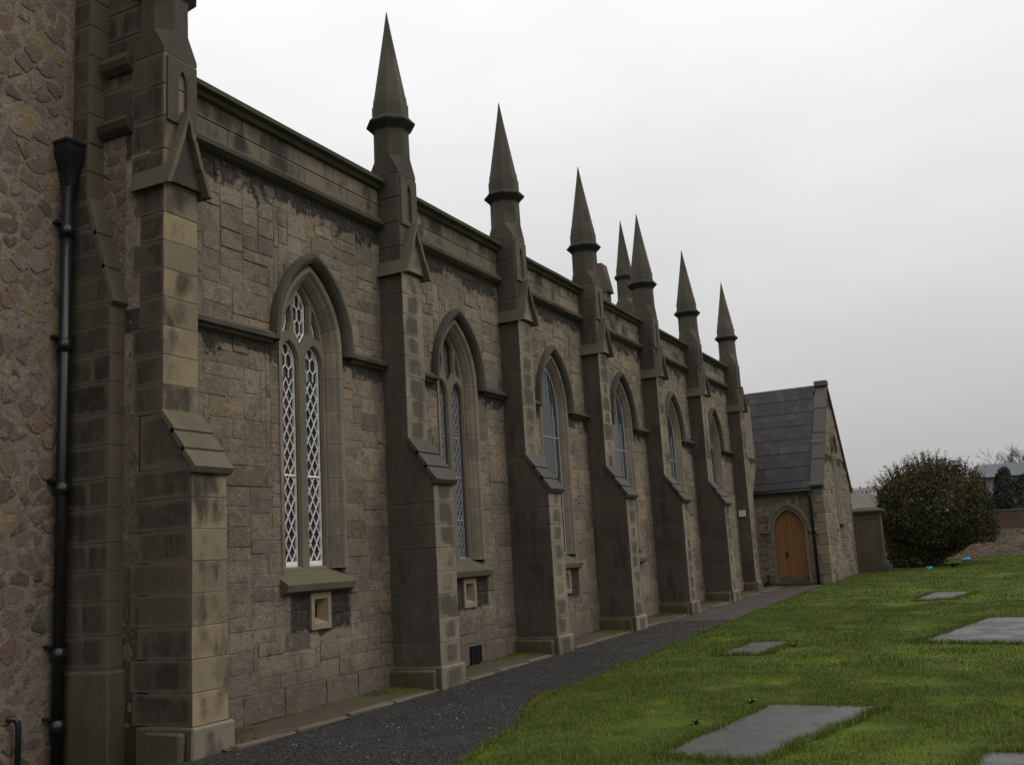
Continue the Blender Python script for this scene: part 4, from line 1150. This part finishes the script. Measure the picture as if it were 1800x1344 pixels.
# west wall with a door hole
DC = 0.93; DA = .43; DZ0, DZS, DCC = g+.24, 1.93, .22
def darch(a, zb): return arch_loop(a, zb, DZS, DCC, 8)
me = curve_plate([ccw([(-.3, g-.2), (VX-.02, g-.2), (VX-.02, EZ), (-.3, EZ)]), ccw([(DC+a, b) for a, b in darch(DA+.12, g+.02)])[::-1]], .4, 0, 'wall', M['mortar'], lambda a, b, c: (a, VY+.215-c, b))
vw = use('wall', me, ves, (0, 0, 0))
def dex(u, v):
    a = abs(u-DC)
    if v < DZS: return a < DA+.10
    return math.hypot(a+DCC, v-DZS) < DA+.14+DCC
for r in pack(-.1, VX-.36, g+.05, EZ-.02, .10, .09, dex, (3, 6), (2, 4)):
    mb = MB(); c = ((r[0]+r[1])/2, (r[2]+r[3])/2)
    stone_geo(mb, [(a-c[0], b-c[1]) for a, b in rect_poly(*r, g=.007, j=.008, c=.02)], py(0), random.choice((.004, .008, .014)), bev=.009)
    mb.build('wall_stone', M['wall'], vw, (c[0], VY, c[1]), fix=False)
z = g; k = 0
while z < EZ-.05:
    h = min(random.uniform(.27, .36), EZ-z); L = .36 if k % 2 else .28
    MB().box(VX-L+.004, VX+.012, VY-.014, VY+(.30 if k % 2 else .42), z+.004, z+h-.004, .012, near=0, jit=.003).build('quoin', M['jamb'], vw, center=True); z += h; k += 1
MB().box(VX-.05, VX+.02, VY, VY+.3, EZ-.14, EZ+.12, .02).build('kneeler', M['hood'], vw, center=True)
# gable end
gm = MB().prism([(VY+.02, g-.2), (VY+VD, g-.2), (VY+VD, EZ), (VY+VD/2, RZ-.04), (VY+.02, EZ)], VX-.35, VX-.012, 0).build('gable_wall', M['mortar'], ves, center=True)
gs_ = MB()
GL = (VY+VD/2-.05, .30, 2.05, 4.55)
def gex(u, v):
    half = VD/2*(RZ-v)/(RZ-EZ) if v > EZ else VD/2
    if abs(u-(VY+VD/2)) > half-.05: return True
    return abs(u-GL[0]) < GL[1]+.06 and GL[2]-.1 < v < GL[3]+.5*(1-abs(u-GL[0])/GL[1]*.8)
for r in pack(VY+.43, VY+VD, g+.02, RZ-.1, .11, .10, gex, (2, 5), (2, 3)):
    stone_geo(gs_, rect_poly(*r, g=.012, j=.012), lambda d, u, v: (VX-.012+d, u, v), random.choice((.006, .012, .02)), bev=.012)
tag(gs_.build('gable_stones', M['wall'], gm, fix=False), kind='stuff')
lp = [(GL[0]+a, b) for a, b in arch_loop(GL[1], GL[2], GL[3]-.15, .3, 6)]; lpi = [(GL[0]+a, b) for a, b in arch_loop(GL[1]-.12, GL[2]+.06, GL[3]-.15, .3, 6)]
mb = MB(); ring_prism(mb, lp, (lpi, [(GL[0]+a, b) for a, b in arch_loop(GL[1]-.17, GL[2]+.09, GL[3]-.15, .3, 6)]), VX-.10, VX-.10, VX+.02)
gwn = mb.build('window', M['jamb'], ves, center=True)
MB().rings([[(VX-.085, *p) for p in lpi], [(VX-.078, *p) for p in lpi]]).build('pane', M['glassd'], gwn, center=True)
hd = MB(); R = []
for s_ in np.linspace(0, 2, 15):
    ring = []
    for a, x in ((GL[1]+.02, 0), (GL[1]+.03, .07), (GL[1]+.11, .09), (GL[1]+.13, 0)):
        rr = a+.3; t1 = math.acos(.3/rr); f = s_ if s_ <= 1 else 2-s_; yy = .3-rr*math.cos(t1*f)
        ring.append((VX+x, GL[0]+(yy if s_ <= 1 else -yy), GL[3]-.15+rr*math.sin(t1*f)))
    R.append(ring)
hd.rings(R).build('hood_mould', M['hood'], gwn, center=True)
MB().prism([(VX-.05, GL[2]-.04), (VX+.10, GL[2]-.04), (VX+.10, GL[2]+.02), (VX-.05, GL[2]+.10)][::-1], GL[0]-.36, GL[0]+.36, 1).v
MB().box(VX-.05, VX+.08, GL[0]-.36, GL[0]+.36, GL[2]-.06, GL[2]+.03, .01).build('sill', M['hood'], gwn, center=True)
MB().box(-.3, VX-.3, VY+VD-.4, VY+VD, -.1, EZ).build('back_wall', M['para'], ves, center=True)
# roof: boarded slope carrying the slates, skew stones up the gable
sl = math.hypot(VD/2, RZ-EZ); su = Vector((0, VD/2, RZ-EZ))/sl; sn = Vector((0, -(RZ-EZ), VD/2))/sl
rb = MB().prism([(EZ-.02, VY-.10), (EZ-.06, VY+VD+.08), (RZ-.03, VY+VD/2)], -.25, VX-.28, 1).v
roof = MB().prism([(VY-.10, EZ-.04), (VY+VD+.10, EZ-.04), (VY+VD/2, RZ)], -1.0, VX-.30, 0).build('roof', M['hood'], ves, center=True)
rows = 15; rh = (sl+.12)/rows
base = Vector((0, VY-.12, EZ-.05))
tilt = math.atan2((RZ-EZ), VD/2)
slm = []
for q in range(3):
    mb = MB(); wq = (.24, .28, .32)[q]; mb.box(-wq/2, wq/2, 0, rh*1.5, 0, .012, .003, jit=.002); slm.append((wq, mb.mesh('roof_slate', M['slate'])))
slt = MB().box(-.15, .15, 0, rh*.96, 0, .012, .003).mesh('roof_slate', M['slate'])
for r_ in range(rows):
    x = -.9-random.uniform(0, .2)
    while x < VX-.36:
        wq, ms = slm[min(2, int((1-r_/rows)*3))]
        xw = min(x+wq, VX-.33)
        p = base + su*(r_*rh) + sn*(.030+.004*(r_ % 2)); ms = ms if r_ < rows-1 else slt; o = use('roof_slate', ms, roof, (x+wq/2, p.y, p.z)) if x+wq <= VX-.29 else None
        if o: o.rotation_euler = (tilt-.02, 0, random.gauss(0, .004)); o.scale = ((wq-.006)/wq, 1, 1)
        else:
            ww_ = VX-.335-x
            if ww_ > .05:
                o = use('roof_slate', ms, roof, (x+ww_/2, p.y, p.z)); o.scale = (ww_/wq, 1, 1); o.rotation_euler = (tilt-.02, 0, 0)
        x += wq
for k in range(9):
    MB().box(-.95+k*.33, -.95+k*.33+.326, VY+VD/2-.09, VY+VD/2+.09, RZ-.03, RZ+.075, .02).build('ridge_tile', M['chim'], roof, center=True) if -.95+k*.33+.326 < VX-.28 else None
for sgn in (-1, 1):
    for k in range(4):
        t0, t1 = k/4, (k+1)/4
        def Q(t, off): 
            return (VY+VD/2+sgn*(VD/2+.10)*(1-t)+sgn*off*.76, EZ-.07+(RZ+.02-EZ+.05)*t+off*.65)
        a, b = Q(t0+.004, 0), Q(t1-.004 if k < 3 else 1, 0); a2, b2 = Q(t0+.004, .12), Q(t1-.004 if k < 3 else 1, .12)
        if k == 3: b2 = (VY+VD/2, b2[1])
        MB().prism([a, b, b2, a2], VX-.33, VX+.05, 0).build('skew_stone', M['capg'], roof, center=True)
MB().box(VX-.36, VX+.06, VY+VD/2-.16, VY+VD/2+.16, RZ+.02, RZ+.20, .02).build('apex_stone', M['cap'], roof, center=True)
for t in (.02, .42):     # lead at the skew joints
    p = base+su*(t*sl)+sn*.16
    MB().box(VX-.36, VX-.05, p.y-.02, p.y+.02, p.z-.02, p.z+.0, 0).build('lead_flashing', M['lead'], roof, center=True)
# torn white flashing against the nave
FX = -.24
mb = MB()
for k in range(6):
    t = .05+.30*k/5; p = base+su*(t*sl)+sn*.07; q = base+su*((t+.06)*sl)+sn*(.07+random.uniform(0, .03)); wd = .04+.012*k+random.uniform(-.01, .02)
    mb.add([(FX, p.y, p.z), (FX+wd, p.y, p.z+random.uniform(-.01, .02)), (FX+wd+.02, q.y, q.z+random.uniform(0, .03)), (FX, q.y, q.z)], [(0, 1, 2, 3)])
    mb.add([(FX, p.y, p.z-.02), (FX+wd, p.y, p.z-.02), (FX+.02+wd, q.y, q.z-.02), (FX, q.y, q.z-.02)], [(3, 2, 1, 0)])
mb.build('torn_flashing', M['white'], roof, center=True, fix=False)
# gutter and downpipe
gt = MB().box(-.2, VX-.30, VY-.20, VY-.08, EZ-.16, EZ-.06, .02).build('gutter', M['iron'], ves, center=True)
MB().tube([(VX-.40, VY-.14, EZ-.12), (VX-.40, VY-.13, EZ-.25), (VX-.39, VY-.075, EZ-.42), (VX-.39, VY-.075, g-.05)], .042, 10).build('downpipe', M['iron'], ves, smooth=True)
# door, surround and hood
def dring(a, x, y_): return [(DC+p[0], y_, p[1]) for p in darch(a, DZ0)]
mb = MB()
R = []
o_, i1, i2 = darch(DA+.13, g+.0), darch(DA+.03, g+.0), darch(DA, g+.0)
n = len(o_); vs = [(DC+p[0], VY-.02, p[1]) for p in o_]+[(DC+p[0], VY-.02, p[1]) for p in i1]+[(DC+p[0], VY+.16, p[1]) for p in i2]+[(DC+p[0], VY+.16, p[1]) for p in o_]; fs = []
for k in range(n-1):
    fs += [(k, k+1, n+k+1, n+k), (n+k, n+k+1, 2*n+k+1, 2*n+k), (k+1, k, 3*n+k, 3*n+k+1)]
sur = MB().add(vs, fs).build('door_surround', M['jamb'], ves, center=True)
R = []
for s_ in np.linspace(0, 2, 17):
    ring = []
    for a, d in ((DA+.13, 0), (DA+.135, .07), (DA+.20, .085), (DA+.23, 0)):
        rr = a+DCC; t1 = math.acos(DCC/rr); f = s_ if s_ <= 1 else 2-s_; xx = DCC-rr*math.cos(t1*f)
        ring.append((DC+(xx if s_ <= 1 else -xx), VY-.005-d, DZS+rr*math.sin(t1*f)))
    R.append(ring)
MB().rings(R).build('hood_mould', M['jamb'], sur, center=True)
for s_ in (-1, 1):
    MB().box(DC+s_*(DA+.30)-.12, DC+s_*(DA+.30)+.12, VY-.085, VY, DZS-.06, DZS+.01, .01).build('label_stop', M['jamb'], sur, center=True)
door = MB().prism([(z_, x_) for x_, z_ in [(DC+p[0], p[1]) for p in darch(DA+.01, DZ0)]], VY+.14, VY+.17, 1).build('door', M['wood'], ves, center=True)
for k in range(7):
    xa = -DA+.002+k*(2*DA/7); xb = xa+2*DA/7-.006
    lp = [p for p in darch(DA-.005, DZ0+.01)]
    cell = clip_half(clip_half(lp, 1, 0, xb), -1, 0, -xa)
    if len(cell) > 2: MB().prism([(z_, DC+x_) for x_, z_ in cell], VY+.122, VY+.139, 1).build('door_plank', M['wood'], door, center=True)
hd_ = MB().tube([(DC-.16, VY+.12, 1.22), (DC-.16, VY+.085, 1.22)], .03, 10); hd_.tube([(DC-.16, VY+.085, 1.22), (DC-.05, VY+.085, 1.22)], .011, 8); hd_.box(DC-.19, DC-.13, VY+.11, VY+.122, 1.10, 1.30)
hd_.build('door_handle', M['iron'], door, center=True)
MB().box(DC-DA+.02, DC+DA-.02, VY+.09, VY+.20, g+.12, DZ0, .01).build('threshold', M['kerb'], ves, center=True)
st = MB().box(DC-.62, DC+.60, VY-.34, VY+.0, g-.08, g+.10, .015).build('door_step', M['conc'], ves, center=True)
# bollard-like boot scraper by the step
bs = MB().tube([(0, 0, -.05), (0, 0, .20), (-.03, 0, .26)], .035, 8); bs.tube([(-.22, 0, -.05), (-.10, 0, .08), (0, 0, .18)], .03, 8); bs.tube([(0, 0, .26), (.0, 0, .36)], .055, 8)
tag(bs.build('boot_scraper', M['iron'], None, (.30, VY-.55, gz(VY-.55)+.02)), 'small black iron boot scraper left of the oak door', 'boot scraper')

# ------------------------------------------------------------------ monument, bush, boundary wall, litter
mo = tag(empty('monument', (2.55, 37.2, gz(37))), 'tall moulded stone monument between vestry and round bush', 'monument')
def mbx(x0, x1, y0, y1, z0, z1, name, m='pier', b=.015): return MB().box(x0, x1, y0, y1, z0, z1, b, jit=.004).build(name, M[m], mo, (2.50, 37.2, gz(37)), center=True)
mbx(-.62, .62, -.36, .36, -.1, .28, 'plinth'); mbx(-.53, .53, -.30, .30, .28, .42, 'base_course'); mbx(-.46, .46, -.24, .24, .42, 2.02, 'shaft', b=.01)
for a in ((-.46, -.34, .42, 2.02), (.34, .46, .42, 2.02)): mbx(a[0]+.004, a[1]-.004, -.265, -.235, a[2], a[3]-.01, 'panel_border', b=.006)
mbx(-.34, .34, -.262, -.235, 1.86, 2.0, 'panel_border', b=.006); mbx(-.34, .34, -.262, -.235, .43, .56, 'panel_border', b=.006)
mbx(-.52, .52, -.30, .30, 2.02, 2.09, 'cornice'); mbx(-.58, .58, -.36, .36, 2.09, 2.17, 'cap', 'cope')
MB().rings([[(a*.56, b*.34, 2.17) for a, b in ((1, 1), (-1, 1), (-1, -1), (1, -1))], [(a*.3, b*.14, 2.27) for a, b in ((1, 1), (-1, 1), (-1, -1), (1, -1))]]).build('cap_slope', M['cope'], mo, (2.50, 37.2, gz(37)))

def leaf_mesh(name, pts, nrm, size, mat):
    n = len(pts); pts = np.array(pts); nrm = np.array(nrm)
    a = RNG.normal(size=(n, 3)); a = a-(a*nrm).sum(1, keepdims=True)*nrm; a /= np.linalg.norm(a, axis=1, keepdims=True)+1e-9; b = np.cross(nrm, a)
    s_ = RNG.uniform(.6, 1.25, (n, 1))*size
    V = np.stack([pts-a*s_, pts+b*s_*.45, pts+a*s_, pts-b*s_*.45], 1).reshape(-1, 3)
    me = bpy.data.meshes.new(name); me.from_pydata(V.tolist(), [], [(4*i, 4*i+1, 4*i+2, 4*i+3) for i in range(n)]); me.materials.append(mat); return me
def cloud(n, cx, cy, cz, rx, ry, rz, lump=.16, fr=1.6, inner=.55, cut=None):
    P, N = [], []
    while len(P) < n:
        d = Vector(np.random.default_rng(random.randrange(1 << 30)).normal(size=3)).normalized() if False else Vector((random.gauss(0, 1), random.gauss(0, 1), random.gauss(0, 1))).normalized()
        k = 1+lump*mnoise.noise((d.x*fr+3, d.y*fr, d.z*fr))*1.6+lump*.8*mnoise.noise((d.x*4.2, d.y*4.2+5, d.z*4.2))+lump*.45*mnoise.noise((d.x*9, d.y*9, d.z*9+2))
        t = inner+(1.0-inner)*random.random()**.55
        p = Vector((cx+d.x*rx*k*t, cy+d.y*ry*k*t, cz+d.z*rz*k*t))
        if cut and cut(p): continue
        nn = (d+Vector((random.gauss(0, .6), random.gauss(0, .6), random.gauss(0, .6)))).normalized()
        P.append(p); N.append(nn)
    return P, N
bx, by, bz = 4.45, 39.7, 2.36
bush = tag(empty('round_bush', (bx, by, gz(by))), 'large dark rounded evergreen bush with twiggy top beside the monument', 'bush')
Z0 = gz(by)
P, N = cloud(40000, bx, by, bz, 2.20, 2.0, 1.80, .13, cut=lambda p: p.z < Z0+.02 or (p.z < 1.15 and p.x > 5.6-(1.15-p.z)*1.6))
Pb, Nb = cloud(7000, bx-.75, by-.25, .95, 1.15, 1.2, 1.1, .18, cut=lambda p: p.z < Z0+.02)
use('crown', leaf_mesh('crown', [tuple(p-Vector((bx, by, Z0))) for p in P+Pb], [tuple(q) for q in N+Nb], .058, M['leaf']), bush, (bx, by, Z0))
mb = MB()
for k in range(7):
    a = k*.9; mb.tube([(0, 0, -.1), (.25*math.cos(a), .25*math.sin(a), .7), (.9*math.cos(a), .9*math.sin(a), 1.9)], .06, 6, r1=.025)
mb.build('trunk', M['bark'], bush, (bx, by, Z0))
tw_ = MB(); tl_p, tl_n = [], []
for k in range(240):
    a = random.uniform(0, 6.283); rr = 1.95*math.sqrt(random.random()); x, y = rr*math.cos(a), rr*math.sin(a)*.9
    zt = 1.9+1.80*math.sqrt(max(0, 1-(rr/2.12)**2)); L = random.uniform(.25, .62)*(1-.3*rr/2)
    d = Vector((x*.32+random.gauss(0, .14), y*.32+random.gauss(0, .14), 1)).normalized()
    p0 = Vector((x, y, zt-.2)); p1 = p0+d*(L*.6+.2)+Vector((random.gauss(0, .03), random.gauss(0, .03), 0)); p2 = p1+d*L*.5+Vector((random.gauss(0, .06), random.gauss(0, .06), 0))
    tw_.tube([p0, p1, p2], .011, 3, r1=.004)
    for q in range(random.randint(3, 8)):
        t = random.random(); b = p0.lerp(p2, .35+.65*t)+Vector((random.gauss(0, .03), random.gauss(0, .03), random.gauss(0, .02)))
        tl_p.append(tuple(b)); tl_n.append(tuple(Vector((random.gauss(0, 1), random.gauss(0, 1), random.gauss(0, 1))).normalized()))
        if random.random() < .25: tw_.tube([p0.lerp(p2, .5), b+Vector((random.gauss(0, .08), random.gauss(0, .08), .1))], .006, 3, r1=.003)
tw_.build('twigs', M['bark'], bush, (bx, by, Z0), fix=False)
use('twig_leaves', leaf_mesh('twig_leaves', tl_p, tl_n, .045, M['leaf']), bush, (bx, by, Z0))
# small tuft of ivy and dead stems at its foot
rosette('weed', 5.05, 37.7, 26, .42, M['weed'], 'tuft of pale weeds at the foot of the round bush', 'weed', 'weeds in the lawn')
for (x, y, s_, lab) in ((5.27, 42.3, .13, 'blue plastic bag lying on the grass right of the bush'), (4.30, 37.4, .07, 'smaller blue plastic bag under the edge of the bush')):
    mb = MB(); R = []
    for k in range(6):
        t = k/5; r_ = s_*(.55+.5*math.sin(math.pi*t))*(1 if k < 5 else .25)
        R.append([(r_*1.5*math.cos(a)*random.uniform(.6, 1.15), r_*math.sin(a)*random.uniform(.6, 1.15), s_*1.3*t+random.uniform(-.03, .03)) for a in np.linspace(0, 6.283, 11)[:-1]])
    mb.rings(R); tag(mb.build('plastic_bag', M['bag'], None, (x, y, lawn_z(x, y)-.01)), lab, 'plastic bag', 'blue bags by the bush')

BWY = 46.0
bwall = tag(empty('boundary_wall', (10, BWY, gz(BWY))), 'low rubble boundary wall patched with red brick behind the lawn', 'wall')
bw = MB().box(-3, 26, BWY, BWY+.45, gz(BWY)-.2, 2.30).build('wall', M['rmortar'], bwall, center=True)
bs_ = MB()
for cell in voronoi(1.5, 12, gz(BWY), 1.62, .24, .17): stone_geo(bs_, round_poly(cell, .88), py(BWY), random.uniform(.005, .025), bev=.015, bulge=.006)
tag(bs_.build('rubble_stones', M['rubble'], bw, fix=False), kind='stuff')
bb = MB(); z = 1.60; k = 0
while z < 2.27:
    x = 1.5+(.11 if k % 2 else 0)
    while x < 12: bb.box(x, x+.215, BWY-.018+random.uniform(-.004, .004), BWY+.1, z, z+.066); x += .226
    z += .076; k += 1
tag(bb.build('bricks', M['brick'], bw), kind='stuff')
MB().box(-3, 26, BWY-.05, BWY+.5, 2.30, 2.38, .02).build('coping', M['hood'], bw, center=True)

# ------------------------------------------------------------------ beyond the wall
def conifer(x, y, h, r, lab):
    t = tag(empty('conifer', (x, y, gz(y)-.1)), lab, 'conifer', 'dark conifers behind the boundary wall')
    P, N = [], []
    for _ in range(2600):
        u = random.random(); z_ = h*(.06+.94*u); rr = r*(1-u**1.6*.85)*math.sqrt(random.uniform(.35, 1))*(1+.2*mnoise.noise((z_*1.4, x, u*7))); a = random.uniform(0, 6.283)
        P.append((rr*math.cos(a), rr*math.sin(a), z_+random.gauss(0, .1))); N.append(tuple(Vector((math.cos(a)+random.gauss(0, .5), math.sin(a)+random.gauss(0, .5), random.gauss(.2, .5))).normalized()))
    use('crown', leaf_mesh('crown', P, N, .22, M['leafd']), t, (x, y, gz(y)-.1))
    MB().tube([(0, 0, -.2), (0, 0, h*.8)], .12, 6, r1=.04).build('trunk', M['bark'], t, (x, y, gz(y)-.1))
for x, y, h, r_, lab in ((6.7, 62, 4.2, 1.35, 'pointed dark conifer left of the pair in front of the long shed'), (8.6, 63, 4.0, 1.5, 'broader dark conifer right of the pair before the long shed'),
                         (7.6, 57, 3.5, 1.3, 'short dark conifer just behind the boundary wall'), (5.4, 60, 3.6, 1.2, 'low dark conifer right behind the round bush'), (9.9, 58, 3.6, 1.4, 'dark conifer behind the wall at the right frame edge')): conifer(x, y, h, r_, lab)
shed = tag(empty('long_shed', (14, 92, 0)), 'long pale shed with grey metal roof above the boundary wall', 'building')
def sp_(x0, x1, y0, y1, z0, z1, name, m, p=shed): return MB().box(x0, x1, y0, y1, z0, z1).build(name, M[m], p, center=True)
sh_z = 4.95
sp_(4.6, 30, 90, 102, .3, 5.9, 'wall', 'shedwall')
MB().prism([(89.3, 5.75), (102.6, 5.75), (96, 7.15)], 4.2, 30.4, 0).build('roof', M['shedroof'], shed, center=True)
for k in range(6): sp_(5.6+k*2.2, 6.9+k*2.2, 89.96, 90.02, 4.55, 5.35, 'window', 'hdark')
def bare_tree(x, y, h, lab):
    t = tag(empty('bare_tree', (x, y, .3)), lab, 'tree', 'leafless trees on the skyline')
    mb = MB(); tk = MB(); tk.tube([(0, 0, -.3), (0, 0, h*.45)], h*.022, 6, r1=h*.014)
    def br(p, d, L, r_, n):
        q = p+d*L; mb.tube([p, q], r_, 3, r1=r_*.6)
        if n == 0: return
        for _ in range(3 if n > 1 else 4): br(p.lerp(q, random.uniform(.6, 1)), (d+Vector((random.gauss(0, .45), random.gauss(0, .45), random.gauss(.05, .3)))).normalized(), L*random.uniform(.6, .8), r_*.6, n-1)
    for k in range(5): br(Vector((0, 0, h*(.25+.05*k))), Vector((random.gauss(0, .55), random.gauss(0, .55), 1)).normalized(), h*.24, h*.010, 4)
    tk.build('trunk', M['bark2'], t, (x, y, .3)); mb.build('crown', M['bark2'], t, (x, y, .3), fix=False)
for x, y, h, lab in ((5.6, 150, 12.6, 'leafless tree at the left above the long shed roof'), (7.9, 152, 12.0, 'leafless tree in the middle above the shed roof'), (9.8, 149, 12.8, 'leafless tree above the shed at the right frame edge'), (6.8, 158, 11.4, 'smaller leafless tree between the left and middle skyline trees')): bare_tree(x, y, h, lab)
# hillside with a terrace of houses, seen between vestry and bush
vs_, fs_ = [], []
xs = np.linspace(-420, 160, 25); ys = np.linspace(250, 1300, 22)
for yv in ys:
    for xv in xs:
        e = max(0, min(1, (-20-xv)/90)); t = max(0, min(1, (yv-260)/620)); s_ = t*t*(3-2*t)
        vs_.append((xv, yv, -2+40*s_*(.25+.75*e)+2*mnoise.noise((xv*.02, yv*.02, 0))))
for i in range(21):
    for j in range(24): fs_.append((i*25+j, i*25+j+1, (i+1)*25+j+1, (i+1)*25+j))
me = bpy.data.meshes.new('hill'); me.from_pydata(vs_, [], fs_); me.materials.append(M['hill']); tag(use('hill', me), kind='structure')
hl = ['leftmost small terraced house on the far hillside', 'second small terraced house from the left on the hillside', 'third small terraced house from the left on the hillside', 'fourth small terraced house from the left on the hillside', 'fifth small terraced house from the left on the hillside', 'rightmost small terraced house on the far hillside']
for k in range(6):
    x = -129+k*6.3; zb = 36.4+k*.35
    h = tag(empty('terraced_house', (x, 900, zb)), hl[k], 'house', 'terraced houses on the hillside')
    MB().box(x-3.1, x+3.1, 897, 904, zb-8, zb+3.2).build('wall', M['hwall'], h, center=True)
    MB().prism([(896.5, zb+3.2), (904.5, zb+3.2), (900.5, zb+5.6)], x-3.14, x+3.14, 0).build('roof', M['hroof'], h, center=True)
    MB().box(x+2.0, x+3.1, 899.8, 901.2, zb+5.0, zb+7.2).build('chimney', M['chim'], h, center=True)
    for q in (-1.6, 1.2):
        MB().box(x+q-.6, x+q+.6, 896.9, 897, zb+.6, zb+2.2).build('window', M['hdark'], h, center=True)
